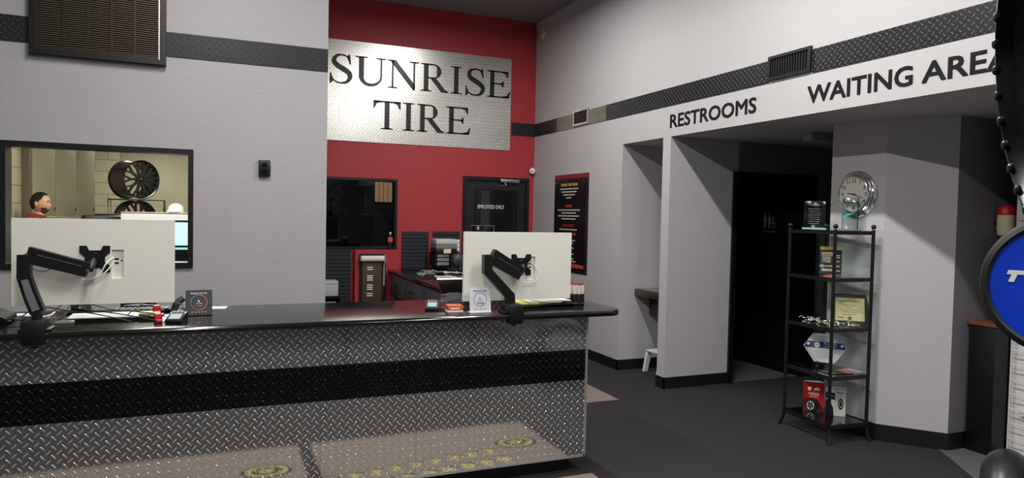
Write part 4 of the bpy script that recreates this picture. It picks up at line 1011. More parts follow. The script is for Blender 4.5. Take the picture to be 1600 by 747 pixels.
# office chair back top seen as dark shape
p = at(150, 337, 1, 10.2)
r = thing('office_chair', 'dark office chair back just above the left monitor', 'chair', (p.x+.1, 10.2, 0), .3)
b = B(); box(b, (-.25, -.04, .75), (.25, .04, 1.47), bev=.03); obj('backrest', b, blackp, r)
b = B(); box(b, (-.25, -.45, .46), (.25, .02, .54), bev=.03); obj('seat', b, blackp, r)
b = B(); cyl(b, (0, -.2, .08), (0, -.2, .46), .03); box(b, (-.03, .02, .5), (.03, .05, .8)); obj('column', b, blackm, r)
for k in range(5):
    a = 2*PI*k/5; obj('leg', tube(B(), [(0, -.2, .1), (.27*math.cos(a), -.2+.27*math.sin(a), .05)], .018, 8), blackm, r)

# ------------------------------------------------------------------ man in the office
skin = mat('skin', 'c9977a', .55); hairm = mat('dark_brown_hair', '2c211a', .8, bump=.003, bscale=200); beardm = mat('beard_hair', '7a5a45', .85, bump=.002, bscale=250)
redsh = mat('dark_red_shirt', '7d1c22', .8); trou = mat('dark_trousers', '22242a', .85); shoem = mat('black_shoe', '121212', .5)
def skinmesh(name, verts, edges, radii, mats, parent, sub=2, root=0, extra=None, voxel=None):
    me = bpy.data.meshes.new(name); me.from_pydata(verts, edges, []); o = bpy.data.objects.new(name, me); COL.objects.link(o)
    md = o.modifiers.new('skin', 'SKIN'); md.use_smooth_shade = True
    for i, v in enumerate(me.skin_vertices[0].data):
        r_ = radii[i]; v.radius = r_ if isinstance(r_, tuple) else (r_, r_); v.use_root = (i == root)
    s_ = o.modifiers.new('sub', 'SUBSURF'); s_.levels = sub; s_.render_levels = sub
    dg = bpy.context.evaluated_depsgraph_get(); nm = bpy.data.meshes.new_from_object(o.evaluated_get(dg))
    bpy.data.objects.remove(o); bpy.data.meshes.remove(me)
    bm = bmesh.new(); bm.from_mesh(nm); bpy.data.meshes.remove(nm)
    if extra: extra(bm)
    out = obj(name, bm, mats, parent, angle=80)
    if voxel:
        rm = out.modifiers.new('remesh', 'REMESH'); rm.mode = 'VOXEL'; rm.voxel_size = voxel; rm.use_smooth_shade = True
    return out
# local frame: +X is where he looks, feet at z=0
hp = at(60, 318, 1, 9.05)
man = thing('person', 'bearded man in a dark red shirt seen in profile through the office window', 'person', (hp.x+.005, 9.05, 0), -.18)
MH = 1.722; HZ = MH-.118            # head centre
def headco(th, ph, g=1.0):
    """th: polar angle from top, ph: azimuth, 0 = face direction"""
    x = math.sin(th)*math.cos(ph); y = math.sin(th)*math.sin(ph); z = math.cos(th)
    rx, ry, rz = .098, .077, .120
    px, py, pz = x*rx, y*ry, z*rz
    if z < 0: px *= 1-.18*(-z) if x < 0 else 1; py *= 1-.22*(-z)
    if x > .5:                           # flatter face
        px = min(px, .088+.0*z)
        px += .008*math.exp(-((z+.75)/.2)**2)*(x-.2)      # chin
        px += .006*math.exp(-((z-.28)/.12)**2)            # brow
        px -= .006*math.exp(-((z-.08)/.1)**2)             # eye hollow
        wy = math.exp(-((y)/.16)**2)
        px += .026*wy*max(0, 1-abs(z+.17)/.22)            # nose
        px += .006*wy*math.exp(-((z+.48)/.08)**2)         # lips
    px *= g; py *= g; pz *= g
    return Vector((px+.015, py, pz+HZ))
def headmesh(bm):
    N, K = 44, 30; rings = []
    for i in range(1, K):
        rings.append([bm.verts.new(headco(PI*i/K, 2*PI*j/N)) for j in range(N)])
    ring_faces(bm, rings, True, 0); bm.faces.new(rings[0][::-1]); bm.faces.new(rings[-1])
    for s in (-1, 1):                    # ears
        ball(bm, (.003, s*.079, HZ-.008), .03, 12, 0, (.55, .35, 1.05))
V = [(0, 0, .93), (0, 0, 1.10), (0, 0, 1.30), (-.01, 0, 1.41), (.0, 0, 1.47), (.01, 0, 1.53)]
Ra = [(.15, .12), (.13, .11), (.15, .125), (.09, .09), .055, .055]
Ed = [(0, 1), (1, 2), (2, 3), (3, 4), (4, 5)]
def add(i0, pts, rs):
    prev = i0
    for p_, r_ in zip(pts, rs): V.append(p_); Ra.append(r_); Ed.append((prev, len(V)-1)); prev = len(V)-1
    return prev
hands = []
for s in (-1, 1):
    add(0, [(0, s*.10, .86), (.01, s*.11, .50), (-.02, s*.11, .10), (.04, s*.115, .05), (.13, s*.12, .035)], [.085, .06, .045, .04, .03])
    hnd = add(2, [(0, s*.19, 1.38), (.03, s*.235, 1.12), (.20, s*.20, .98), (.27, s*.185, .96)], [.055, .042, .03, (.035, .016)])
    for k, (dy, ln) in enumerate(((-.024, .06), (-.008, .07), (.009, .066), (.024, .05))):
        add(hnd, [(.30, s*.185+dy, .958), (.30+ln*.6, s*.185+dy*1.15, .95), (.30+ln, s*.185+dy*1.2, .935)], [.0095, .008, .0065])
    add(hnd, [(.275, s*.185-s*.035, .955), (.31, s*.185-s*.052, .95)], [.01, .0075])
skinmesh('body', V, Ed, Ra, skin, man, 1, 0, headmesh)
# shirt
V = [(0, 0, .90), (0, 0, 1.10), (0, 0, 1.30), (-.02, 0, 1.44), (-.01, 0, 1.50)]; Ra = [(.175, .14), (.155, .13), (.18, .15), (.15, .12), .08]; Ed = [(0, 1), (1, 2), (2, 3), (3, 4)]
for s in (-1, 1): add(2, [(0, s*.20, 1.385), (.025, s*.24, 1.17)], [.073, .062])
skinmesh('shirt', V, Ed, Ra, redsh, man, 2, 0)
V = [(0, 0, .95), (0, 0, .86)]; Ra = [(.165, .13), (.16, .125)]; Ed = [(0, 1)]
for s in (-1, 1): add(1, [(0, s*.10, .80), (.01, s*.112, .50), (-.02, s*.112, .10)], [.10, .075, .058])
skinmesh('trousers', V, Ed, Ra, trou, man, 2, 0)
for s in (-1, 1):
    b = B(); ball(b, (.05, s*.118, .045), .06, 16, 0, (2.2, .85, .75)); obj('shoe', b, shoem, man)
# hair cap and beard: offset shells of the head
def shell(name, keep, g, mt, N=56, K=40):
    b = B(); grid = {}
    for i in range(0, K+1):
        for j in range(N):
            th = max(.001, PI*i/K); ph = 2*PI*j/N
            if keep(th, ph if ph < PI else ph-2*PI): grid[i, j] = b.verts.new(headco(th, ph, 1)+(headco(th, ph, 1)-Vector((.015, 0, HZ)))*(g-1))
    for i in range(K):
        for j in range(N):
            q = [(i, j), (i+1, j), (i+1, (j+1) % N), (i, (j+1) % N)]
            if all(k in grid for k in q): b.faces.new([grid[k] for k in q])
    for v in [v for v in b.verts if not v.link_faces]: b.verts.remove(v)
    bmesh.ops.solidify(b, geom=list(b.faces), thickness=.012)
    return obj(name, b, mt, man, angle=70)
shell('hair', lambda th, ph: th < .80+1.38*min(1, max(0, (abs(ph)-.75)/1.35))**1.0, 1.06, hairm)
shell('beard', lambda th, ph: abs(ph) < 1.25 and th > (2.12 if abs(ph) < .55 else 1.95) and th < 2.8, 1.03, beardm)
b = B()
for s in (-1, 1): box(b, (.098, s*.028-.012, HZ+.028), (.108, s*.028+.012, HZ+.034), bev=.002)
obj('eyebrows', b, hairm, man)
b = B()
for s in (-1, 1): ball(b, (.092, s*.030, HZ+.010), .0095, 10)
obj('eyes', b, mat('dark_eye', '1b1512', .3), man)

# ================================================================== CLOCK
r = thing('wall_clock', 'round chrome wall clock on the grey column above the shelf', 'clock', (4.415, 3.80, 1.792))
MC = T(0, 0, 0, 0, -PI/2)
b = B(); lathe(b, [(.172, 0), (.177, .006), (.174, .014), (.166, .019), (.163, .018), (.162, .026), (.155, .033), (.151, .032), (.150, .040), (.142, .047), (.138, .046), (.135, .051), (.130, .053), (.126, .046), (.125, .040)], 56, MC, cap=False); obj('rim', b, chrome, r)
b = B(); lathe(b, [(.0, .034), (.1265, .034), (.1265, .038), (0, .038)], 48, MC, cap=True); obj('dial', b, mat('clock_face', 'e2e0d6', .6), r)
b = B()
for k in range(1, 13):
    a = PI/2-2*PI*k/12; rr = .103
    text(b, str(k), frame((-.0382, -rr*math.cos(a), rr*math.sin(a)-.014), (0, -1, 0), (0, 0, 1)), h=.028, t=.001, fat=.012, center=True)
obj('numerals', b, textb, r)
def hand(angle_clock, L, w, z):
    a = PI/2-angle_clock; b = B(); M = frame((-z, 0, 0), (0, -1, 0), (0, 0, 1)) @ Matrix.Rotation(a, 4, 'Z')
    prism(b, [(-.02, -w/2), (L*.8, -w/2), (L, 0), (L*.8, w/2), (-.02, w/2)], M, .001); return obj('clock_hand', b, blackm, r)
hand(2*PI*(9+18/60)/12, .062, .006, .041); hand(2*PI*18.5/60, .090, .004, .043)
b = B(); lathe(b, [(.006, .038), (.006, .046)], 12, MC); obj('spindle', b, blackm, r)

# ================================================================== ETAGERE
EX0, EX1, EY0, EY1 = 4.0225, 4.3575, 3.597, 4.067
ecx, ecy = (EX0+EX1)/2, (EY0+EY1)/2; ew, ed = (EX1-EX0)/2, (EY1-EY0)/2
r = thing('shelf_unit', 'tall black metal etagere with glass shelves beside the grey column', 'shelf', (ecx, ecy, 0), -.1)
for sx_ in (-1, 1):
    for sy_ in (-1, 1):
        b = B(); x, y = sx_*ew, sy_*ed
        fx = -.015 if sx_ < 0 else .008; fyy = .03*sy_
        tube(b, [(x+fx, y+fyy*1.0, 0), (x+fx*.3, y+fyy*.35, .06), (x, y, .13), (x, y, .4), (x, y, 1.0), (x, y, 1.53)], .0125, 10)
        ball(b, (x, y, 1.55), .018, 12); obj('post', b, blackm, r)
SZ = [.125, .475, .818, 1.178, 1.515]
eg = thin('green_tinted_glass', 'e4f1ec', 1.4, .12, .05)
for z in SZ:
    b = B()
    for a_, c_ in (((-ew, -ed), (ew, -ed)), ((-ew, ed), (ew, ed)), ((-ew, -ed), (-ew, ed)), ((ew, -ed), (ew, ed))):
        box(b, (min(a_[0], c_[0])-.006, min(a_[1], c_[1])-.006, z-.022), (max(a_[0], c_[0])+.006, max(a_[1], c_[1])+.006, z-.001))
    obj('shelf_rail', b, blackm, r)
    obj('glass_shelf', box(B(), (-ew+.004, -ed+.004, z-.0005), (ew-.004, ed-.004, z+.0065)), eg, r)
ST = [z+.0072 for z in SZ]
# facing: items look towards the camera, i.e. about bearing 225 deg
RZ = -.85
acr = thin('award_acrylic', 'e2ebea', .8, .12, .03)
# top: two acrylic awards
r = thing('glass_award', 'clear glass plaque with etched lines at the left of the top shelf', 'award', (4.18, 3.98, ST[4]), RZ+.1)
b = B(); box(b, (-.075, -.005, .012), (.075, .005, .215), bev=.002); obj('plaque', b, acr, r)
b = B(); box(b, (-.085, -.03, 0), (.085, .03, .012), bev=.003); obj('base', b, mat('green_glass_edge', '9fc2bb', .1), r)
b = B(); text(b, 'AWARD', frame((0, -.0055, .18), (1, 0, 0), (0, 0, 1)), w=.07, t=.0005, center=True)
for k in range(8): box(b, (-.045+.004*(k % 3), -.0062, .155-k*.016), (.045-.005*((k+1) % 3), -.0055, .158-k*.016))
obj('etching', b, mat('etched_white', '848c8f', .8), r)
r = thing('glass_award', 'clear acrylic award with blue accent before the clock on the top shelf', 'award', (4.30, 3.76, ST[4]), RZ)
b = B(); box(b, (-.055, -.006, .012), (.055, .006, .24), bev=.002); obj('plaque', b, acr, r)
for s in (-1, 1): obj('support_rod', box(B(), (s*.052-.003, -.009, .012), (s*.052+.003, -.0062, .24)), blackg if s > 0 else chrome, r)
b = B(); box(b, (-.075, -.03, 0), (.075, .03, .012), bev=.003); obj('base', b, acr, r)
b = B(); prism(b, [(-.05, .10), (-.02, .125), (.03, .128), (.0, .115), (-.03, .095)], frame((0, -.0065, 0), (1, 0, 0), (0, 0, 1)), .001); obj('blue_accent', b, mat('turquoise', '3fb0bd', .3), r)
b = B(); box(b, (-.05, -.0075, .2), (.05, -.0062, .208)); box(b, (-.035, -.0075, .188), (.035, -.0062, .191)); obj('inscription', b, blackp, r)
# second shelf: brochure board
r = thing('brochure_stand', 'black and gold product board on the second shelf', 'display board', (4.20, 3.83, ST[3]), RZ)
lean = T(0, 0, 0, -.18)
b = B(); box(b, (-.075, 0, .003), (.075, .006, .215), M=lean); obj('board', b, mat('poster_black', '121117'), r)
b = B(); prism(b, [(0, .002), (.07, .002), (.035, .19)], frame((0, .012, 0), (0, 1, 0), (0, 0, 1)), .003); obj('easel', b, mat('calc_grey', '6b6d6d'), r)
gold = mat('gold_print', 'c9a55c', .4)
M = lean @ frame((0, -.0003, 0), (1, 0, 0), (0, 0, 1))
b = B(); prism(b, [(-.075, .19), (.075, .19), (.075, .215), (-.075, .215)], M, .001); prism(b, [(-.065, .155), (.03, .158), (.03, .172), (-.065, .169)], M, .001)
prism(b, [(-.075, .062), (.06, .062), (.06, .072), (-.075, .072)], M, .001); obj('gold_print', b, gold, r)
b = B()
for z, x0, x1 in ((.145, -.06, .06), (.132, -.06, .0), (.120, -.06, .0), (.108, -.06, .0), (.096, -.06, .0), (.03, -.06, .065), (.04, -.06, .02), (.13, .03, .06), (.1, .03, .06)): prism(b, [(x0, z), (x1, z), (x1, z+.006), (x0, z+.006)], M, .001)
obj('printed_lines', b, mat('pale_print', 'cfc6bd'), r)
b = B(); prism(b, ellipse(-.055, .067, .016, .013, 16), M, .0014); obj('round_badge', b, mat('badge_blue', '6fa0b0', .4), r)
b = B(); box(b, (-.05, -.035, 0), (.05, .035, .005), M=T(0, 0, 0, 0, 0, .3)); tag(obj('leaflet', b, mat('red_leaflet', 'c25a4a', .6), None, (4.11, 3.74, ST[3])), 'small red leaflet lying before the black and gold board', 'leaflet')
# third shelf: certificate + chain pile
r = thing('framed_certificate', 'black framed cream certificate leaning on the third shelf', 'certificate', (4.295, 3.72, ST[2]), RZ+.15)
lean = T(0, 0, 0, -.25)
b = B()
for a_, c_ in (((-.125, .0), (-.10, .225)), ((.10, .0), (.125, .225)), ((-.10, .2), (.10, .225)), ((-.10, .0), (.10, .025))): box(b, (a_[0], 0, a_[1]+.004), (c_[0], .014, c_[1]+.004), M=lean)
obj('frame', b, blackm, r)
b = B(); box(b, (-.10, .006, .029), (.10, .011, .204), M=lean); obj('paper', b, mat('cream_certificate', 'd9d29b', .6), r)
M = lean @ frame((0, .0055, .004), (1, 0, 0), (0, 0, 1))
b = B(); text(b, 'Certificate of Training', M @ T(0, .165, 0), w=.13, t=.0008, bold=.02, center=True)
for z, w_ in ((.14, .08), (.122, .05), (.105, .13), (.09, .11), (.072, .09)): prism(b, [(-w_/2, z), (w_/2, z), (w_/2, z+.003), (-w_/2, z+.003)], M, .0008)
prism(b, [(-.085, .045), (-.045, .045), (-.045, .052), (-.085, .052)], M, .0008); prism(b, ellipse(.0, .045, .014, .014, 18), M, .0008); obj('print', b, mat('grey_print2', '75735f', .6), r)
b = B(); prism(b, [(0, 0), (.08, 0), (.06, .15)], frame((.002, .02, 0), (0, 1, 0), (0, 0, 1)), .004); obj('easel_back', b, blackp, r)
chm = mat('bright_chain', 'b8b4ac', .25, .9)
nch = 0
CHL = ['left rear corner', 'left front corner', 'middle', 'right front corner']
for i, (x, y, n) in enumerate(((4.15, 3.97, 12), (4.12, 3.84, 12), (4.13, 3.71, 14), (4.23, 3.66, 12))):
    b = B()
    for k in range(n):
        p_ = Vector((random.uniform(-.05, .05), random.uniform(-.06, .06), .008+random.random()*.02)); a = random.uniform(0, PI); ti = random.uniform(-.5, .5)
        M = Matrix.Translation(p_) @ Euler((ti, random.uniform(-.4, .4), a)).to_matrix().to_4x4()
        pts = [M @ Vector((.017*math.cos(q), .009*math.sin(q), 0)) for q in [2*PI*j/12 for j in range(13)]]
        tube(b, pts, .0032, 6, smooth=False)
    zmin = min(v.co.z for v in b.verts)
    for v in b.verts: v.co.z -= zmin
    tag(obj('key_chain', b, chm, None, (x, y, ST[2])), 'heap of bright metal links at the %s of the third shelf' % CHL[i], 'metal links')
# fourth shelf: hexagonal plaque on easel, magazine
r = thing('award_plaque', 'white six-sided plaque with a blue NAPA band on the fourth shelf', 'plaque', (4.205, 3.86, ST[1]), RZ)
lean = T(0, 0, .04, -.2)
hexp = [(-.085, .215), (.085, .215), (.15, .115), (.07, .0), (-.07, .0), (-.15, .115)]
b = B(); prism(b, hexp, lean @ frame((0, .008, 0), (1, 0, 0), (0, 0, 1)), .008); obj('panel', b, mat('plaque_white', 'dcdcdc', .3), r)
M = lean @ frame((0, -.0002, 0), (1, 0, 0), (0, 0, 1))
b = B(); prism(b, [(-.144, .105), (.144, .105), (.127, .152), (-.127, .152)], M, .001); obj('blue_band', b, mat('napa_blue', '26307c', .4), r)
b = B(); prism(b, ellipse(-.055, .128, .02, .02, 20), M @ T(0, 0, .001), .0006); prism(b, ellipse(-.115, .132, .011, .011, 16), M @ T(0, 0, .001), .0006); prism(b, ellipse(.118, .132, .011, .011, 16), M @ T(0, 0, .001), .0006)
text(b, 'AUTO', M @ T(.035, .132, .001), w=.09, h=.016, t=.0006, bold=.03, center=True); text(b, 'CARE', M @ T(.035, .112, .001), w=.075, h=.014, t=.0006, bold=.03, center=True); obj('white_print', b, textw, r)
b = B(); text(b, 'NAPA', M @ T(-.055, .123, .0018), w=.03, h=.010, t=.0006, bold=.03, center=True); box(b, (-.088, -.0022, .106), (-.083, -.0012, .152), M=lean); obj('red_print', b, mat('red_print', 'b02b2c'), r)
b = B()
text(b, 'Certificate', M @ T(0, .185, 0), w=.08, t=.0006, center=True)
for z, w_ in ((.165, .11), (.092, .08), (.078, .15), (.066, .14), (.054, .13), (.042, .12), (.03, .11)): prism(b, [(-w_/2, z), (w_/2, z), (w_/2, z+.0025), (-w_/2, z+.0025)], M, .0006)
obj('grey_print', b, mat('grey_print', '6a6c78'), r)
r2 = thing('plaque_easel', 'black easel under the six-sided plaque on the fourth shelf', 'easel', (4.205, 3.86, ST[1]), RZ)
b = B()
for s in (-1, 1): tube(b, [(s*.05, -.035, .05), (s*.045, -.03, .028), (s*.04, .012, .026), (s*.04, .03, .008)], .006, 8); tube(b, [(s*.045, -.03, .028), (s*.05, -.045, .008)], .006, 8)
box(b, (-.045, -.004, .022), (.045, .006, .034)); obj('legs', b, blackp, r2)
b = B(); box(b, (-.10, -.07, 0), (.10, .07, .004)); o = tag(obj('magazine', b, mat('dark_magazine', '232326', .3), None, (4.16, 3.715, ST[1])), 'dark magazine lying flat at the front of the fourth shelf', 'magazine'); o.rotation_euler = (0, 0, -.2)
r = thing('magazine', 'orange and pale blue magazine at the right of the fourth shelf', 'magazine', (4.28, 3.70, ST[1]), 0)
b = B(); box(b, (-.07, -.06, 0), (.07, .06, .006)); obj('pages', b, mat('pale_blue_page', 'aab8d6', .4), r)
b = B(); prism(b, [(-.07, -.06), (.02, -.06), (.0, .0), (-.02, .06), (-.07, .06)], T(0, 0, .006), .0006); obj('orange_area', b, mat('orange_page', 'd2603a', .5), r)
# bottom shelf: two tire display cards
def tri_display(loc, rz, w, h, face, side, label, red):
    r = thing('display_box', label, 'display box', loc, rz)
    b = B(); prism(b, [(-w/2, 0), (w/2, 0), (w/2-.01, w*.62), (-w/2+.06, w*.3)], T(0, 0, 0), h); obj('carton', b, face, r)
    return r
redc = mat('red_display', 'b3181c', .4); whc = mat('white_display', 'd5d5d3', .4)
r = thing('display_box', 'red folded tire display card on the bottom shelf', 'display box', (4.185, 3.93, ST[0]), RZ+.05)
b = B(); prism(b, [(-.075, 0), (.075, 0), (.055, .07), (-.06, .03)], T(0, 0, 0), .225)
obj('carton', b, redc, r)
b = B(); prism(b, [(-.073, .002), (.073, .002), (.054, .066), (-.06, .03)], T(0, 0, .2252), .001); obj('top_face', b, whitem, r)
M = frame((0, -.0002, 0), (1, 0, 0), (0, 0, 1))
b = B(); prism(b, [(-.0749, 0), (.0749, 0), (.0749, .02), (.03, .09), (-.03, .105), (-.0749, .08)], M, .0005); obj('dark_print', b, mat('maroon_print', '5a1215', .4), r)
b = B(); prism(b, ellipse(-.005, .045, .048, .048, 28), M @ T(0, 0, .0006), .0006); obj('tire_print', b, blackp, r)
b = B(); annulus(b, -.02, .045, .022, .026, M @ T(0, 0, .0014), .0006, 24, ey=1.3)
for k in range(5):
    a = PI/2+k*2*PI/5; prism(b, [(-.02+.003*math.cos(a+1.5), .045+.003*math.sin(a+1.5)), (-.02+.022*math.cos(a-.15), .045+.028*math.sin(a-.15)), (-.02+.022*math.cos(a+.15), .045+.028*math.sin(a+.15)), (-.02+.003*math.cos(a-1.5), .045+.003*math.sin(a-1.5))], M @ T(0, 0, .0014), .0006)
prism(b, [(-.045, .185), (-.015, .185), (-.022, .165), (-.03, .155), (-.038, .165)], M, .0008); prism(b, [(.005, .165), (.04, .165), (.043, .175), (.03, .186), (.015, .184), (.002, .174)], M, .0008)
text(b, 'TIRES', M @ T(0, .125, 0), w=.075, h=.018, t=.0008, bold=.03, center=True); prism(b, [(-.03, .112), (.03, .112), (.03, .116), (-.03, .116)], M, .0008); obj('white_print', b, textw, r)
r = thing('display_box', 'white folded tire display card on the bottom shelf', 'display box', (4.285, 3.77, ST[0]), RZ-.1)
b = B(); prism(b, [(-.10, .0), (-.035, -.02), (.035, .005), (.03, .07), (-.06, .07)], T(0, 0, 0), .20); obj('carton', b, whc, r)
Mf = frame((-.035, -.0203, 0), (.07, .025, 0), (0, 0, 1)); Ml = frame((-.10, -.0003, 0), (.065, -.02, 0), (0, 0, 1))
b = B(); prism(b, ellipse(.040, .09, .018, .042, 28), Mf, .0008); text(b, 'PERFORMANCE', Mf @ T(.037, .17, 0), w=.05, h=.009, t=.0006, bold=.02, center=True)
prism(b, [(0, .12), (.067, .12), (.067, .17), (0, .17)], Ml, .0006); prism(b, [(0, 0), (.062, 0), (.055, .06), (.03, .105), (0, .115)], Ml, .0006); obj('black_print', b, blackp, r)
b = B(); annulus(b, .04, .09, .009, .011, Mf @ T(0, 0, .001), .0006, 24, ey=2.4); text(b, 'ALL SEASON', Ml @ T(.034, .14, .0008), w=.05, h=.008, t=.0005, center=True); obj('light_print', b, textw, r)

# ================================================================== DRINKING FOUNTAIN + STOOL in the niche
r = thing('drinking_fountain', 'brown wall drinking fountain in the narrow niche', 'drinking fountain', (4.16, 5.80, 0))
f0 = at(994, 455, 1, 5.8)
brz = mat('bronze_steel', '5a4a47', .3, .6)
b = B(); box(b, (-.17, -.12, .775), (.30, .345, .845), bev=.012); obj('basin_case', b, brz, r)
b = B(); box(b, (-.15, -.10, .8455), (.28, .30, .849)); obj('basin_top', b, steel, r)
b = B(); box(b, (.02, .12, .56), (.26, .345, .7745), bev=.008); obj('lower_case', b, brz, r)
b = B(); cyl(b, (-.14, -.12, .80), (-.14, -.132, .80), .012, 12); obj('push_button', b, whitep, r)
b = B(); cyl(b, (.16, -.12, .80), (.16, -.135, .80), .02, 12); obj('push_button', b, whitep, r)
b = B(); tube(b, [(.18, .2, .848), (.18, .19, .89), (.16, .14, .895)], .009, 8); obj('spout', b, chrome, r)
r = thing('step_stool', 'pale blue-white plastic step stool on the floor of the niche', 'stool', (4.24, 5.93, 0), .1)
wpl = mat('pale_blue_plastic', 'cfd8dc', .4)
b = B(); box(b, (-.155, -.11, .20), (.155, .11, .225), bev=.01); obj('seat', b, wpl, r)
for sx_ in (-1, 1):
    for sy_ in (-1, 1):
        b = B(); prism(b, [(-.022, 0), (.022, 0), (.028, .2), (-.028, .2)], frame((sx_*.165, sy_*.105+.015, 0), (1, 0, 0), (0, 0, 1)), .03)
        for v in b.verts: v.co.x -= sx_*(v.co.z/.2)*.045
        obj('leg', b, wpl, r)

# ================================================================== BLACK CABINET, GRID, DISPLAY WHEELS
r = thing('low_cabinet', 'black cabinet with brown wood top beyond the clock column', 'cabinet', (4.98, 3.11, 0))
b = B(); box(b, (-.13, -.085, .0), (.30, .09, .885), bev=.003); obj('body', b, mat('cabinet_black', '0e0f12', .4), r)
b = B(); box(b, (-.14, -.09, .886), (.31, .10, .908), bev=.003); obj('wood_top', b, mat('brown_wood', '6b3f2c', .45, noise=.2, nscale=30), r)
r = thing('wire_grid', 'white wire grid display panel at the right edge of the picture', 'grid panel', (4.95, 2.0, .02))
wg = mat('white_wire', 'd8d8d6', .35); b = B()
for k in range(23): cyl(b, (0, -.95, .02+k*.1), (0, .985, .02+k*.1), .0035, 6)
obj('horizontal_wires', b, wg, r)
b = B()
for k in range(8): cyl(b, (.006, .985-k*.27, .0), (.006, .985-k*.27, 2.24), .0045, 6)
obj('vertical_wires', b, wg, r)
b = B()
for z in (.3, 2.0):
    for y in (-.9, .9): box(b, (.008, y-.02, z-.01), (.048, y+.02, z+.01))
obj('brackets', b, wg, r)
p = at(1572, 345, 1, 3.15)
r = thing('canister', 'red and cream rounded canister hung on the dark wall above the black cabinet', 'canister', (p.x, 3.15, p.z-.12))
b = B(); lathe(b, [(.02, .0), (.05, .02), (.055, .06), (.055, .16)], 20); obj('cream_body', b, cream, r)
b = B(); lathe(b, [(.0555, .16), (.0555, .20), (.04, .225), (.012, .23)], 20); obj('red_cap', b, redpl, r)
b = B(); tube(b, [(0, .05, .1), (0, .0755, .1)], .01, 8); obj('hook', b, blackm, r)

# round tire-shaped sign
Ds = 1.95
sp = Vector((0, 0, HC))+(CR*((1665-800)/F)+CD*((447-373.5)/F)+CF)*Ds
to = (Vector((0, 0, HC))-sp); yaw_s = math.atan2(to.x, -to.y)
r = thing('tire_sign', 'round blue sign in a black tire-shaped ring at the right edge', 'sign', sp, yaw_s-.0)
MS = T(0, 0, 0, PI/2)
Rs = .202
b = B(); lathe(b, [(Rs*.86, -.02), (Rs*.90, -.035), (Rs*.97, -.03), (Rs, -.012), (Rs, .015), (Rs*.97, .03), (Rs*.91, .038), (Rs*.87, .03), (Rs*.86, -.02)], 64, MS, cap=False); obj('tire_ring', b, mat('sign_rubber', '1d1d20', .5), r)
b = B(); lathe(b, [(0, .0), (Rs*.88, .0), (Rs*.88, .022), (0, .024)], 64, MS); obj('blue_face', b, mat('sign_blue', '0a3fd0', .3), r)
b = B(); M = frame((0, -.0255, 0), (1, 0, 0), (0, 0, 1)); x0, z0 = -.135, .012
prism(b, [(x0+.004, z0+.026), (x0, z0+.014), (x0+.012, z0+.014), (x0+.004, z0-.008), (x0+.018, z0-.008), (x0+.026, z0+.014), (x0+.04, z0+.014), (x0+.044, z0+.026)], M, .002); obj('white_letter', b, textw, r)
r2 = thing('sign_stand', 'black pole stand behind the round blue sign', 'stand', (sp.x+.04, sp.y+.09, 0))
b = B(); cyl(b, (0, 0, .02), (0, 0, 1.9), .018, 16); obj('pole', b, blackm, r2)
b = B(); box(b, (-.012, -.055, sp.z-.01), (.012, -.016, sp.z+.01)); obj('bracket', b, blackm, r2)
b = B(); lathe(b, [(.22, 0), (.22, .012), (.03, .02)], 32); obj('base', b, blackm, r2)

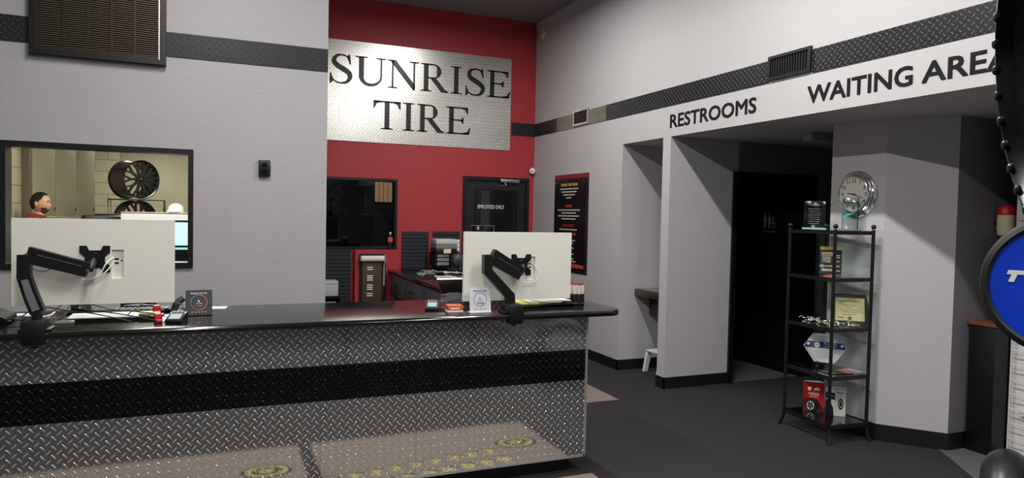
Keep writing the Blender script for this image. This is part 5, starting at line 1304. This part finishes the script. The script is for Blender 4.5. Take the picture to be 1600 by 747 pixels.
# big riveted wheel close to the camera
wc_ = Vector((1.006, .545, 1.794)); az, ti = math.radians(311.76), math.radians(-6.68)
wn = Vector((math.sin(az)*math.cos(ti), math.cos(az)*math.cos(ti), math.sin(ti)))
r = thing('wheel', 'large glossy black studded wheel close up at the right edge', 'wheel', wc_)
r.rotation_euler = wn.to_track_quat('Z', 'Y').to_euler()
gb = mat('gloss_black_wheel', '101012', .22)
Rw = .30
b = B(); lathe(b, [(Rw*.90, -.16), (Rw*.93, -.15), (Rw*.94, -.02), (Rw*.985, -.010), (Rw, .0), (Rw*.992, .010), (Rw*.955, .022), (Rw*.90, .026), (Rw*.885, .018), (Rw*.87, .004), (Rw*.82, -.006), (Rw*.80, -.03), (Rw*.78, -.10), (Rw*.86, -.15), (Rw*.90, -.16)], 128, T(0, 0, -.019), cap=False); obj('barrel', b, gb, r)
b = B(); lathe(b, [(.0080, -.002), (.0080, .0025), (.006, .005), (.003, .006)], 12)
st0 = obj('stud', b, mat('dark_steel_studs', '3a3a3e', .25, .8), r)
for k in range(40):
    a = 2*PI*k/40
    q = st0 if k == 0 else st0.copy()
    if k: COL.objects.link(q); q.parent = r
    q.location = (Rw*.895*math.cos(a), Rw*.895*math.sin(a), .0062); q.rotation_euler = (0, 0, a)
for k in range(6):
    a = 2*PI*(k+.5)/6; b = B(); prism(b, [(Rw*.18, -.03), (Rw*.82, -.045), (Rw*.82, .045), (Rw*.18, .03)], Matrix.Rotation(a, 4, 'Z') @ T(0, 0, -.06), .03); obj('spoke', b, gb, r)
b = B(); lathe(b, [(.0, -.07), (Rw*.22, -.07), (Rw*.22, -.03), (Rw*.1, -.02), (0, -.02)], 28); obj('hub', b, gb, r)
sp_ = wc_-wn*.25
r2 = thing('wheel_stand', 'black stand holding the large studded wheel at the right edge', 'stand', (sp_.x, sp_.y, 0))
b = B(); cyl(b, (0, 0, .02), (0, 0, sp_.z+.02), .02, 16); d_ = wn*.175; cyl(b, (0, 0, sp_.z), (d_.x, d_.y, sp_.z+d_.z), .015, 12); obj('pole', b, blackm, r2)
b = B(); lathe(b, [(.2, 0), (.2, .012), (.03, .02)], 32); obj('base', b, blackm, r2)
# tire standing at the bottom right corner
tp = at(1572, 699, 2, .68)
tire('tire', (tp.x+.02, tp.y, .331), .33, .17, (PI/2, 0, math.radians(32)), 'black tire standing on the floor at the bottom right corner', tread=False)

# ================================================================== CEILING LIGHTS (above the frame)
emi = mat('lamp_diffuser', 'fff6e8', .5, emit=3)
n = 0
for x, ys in ((ROW_B, (-1.6, .9, 3.4, 5.9)), (ROW_A, (-1.6, .9, 3.4))):
    for y in ys:
        o = thing('ceiling_light', 'slim white tube light fixture on the textured ceiling', 'ceiling light', (x, y, LZ+.01), 0, 'tube lights on the ceiling')
        b = B(); box(b, (-.06, -.64, .002), (.06, .64, .16), bev=.006); obj('housing', b, whitem, o)
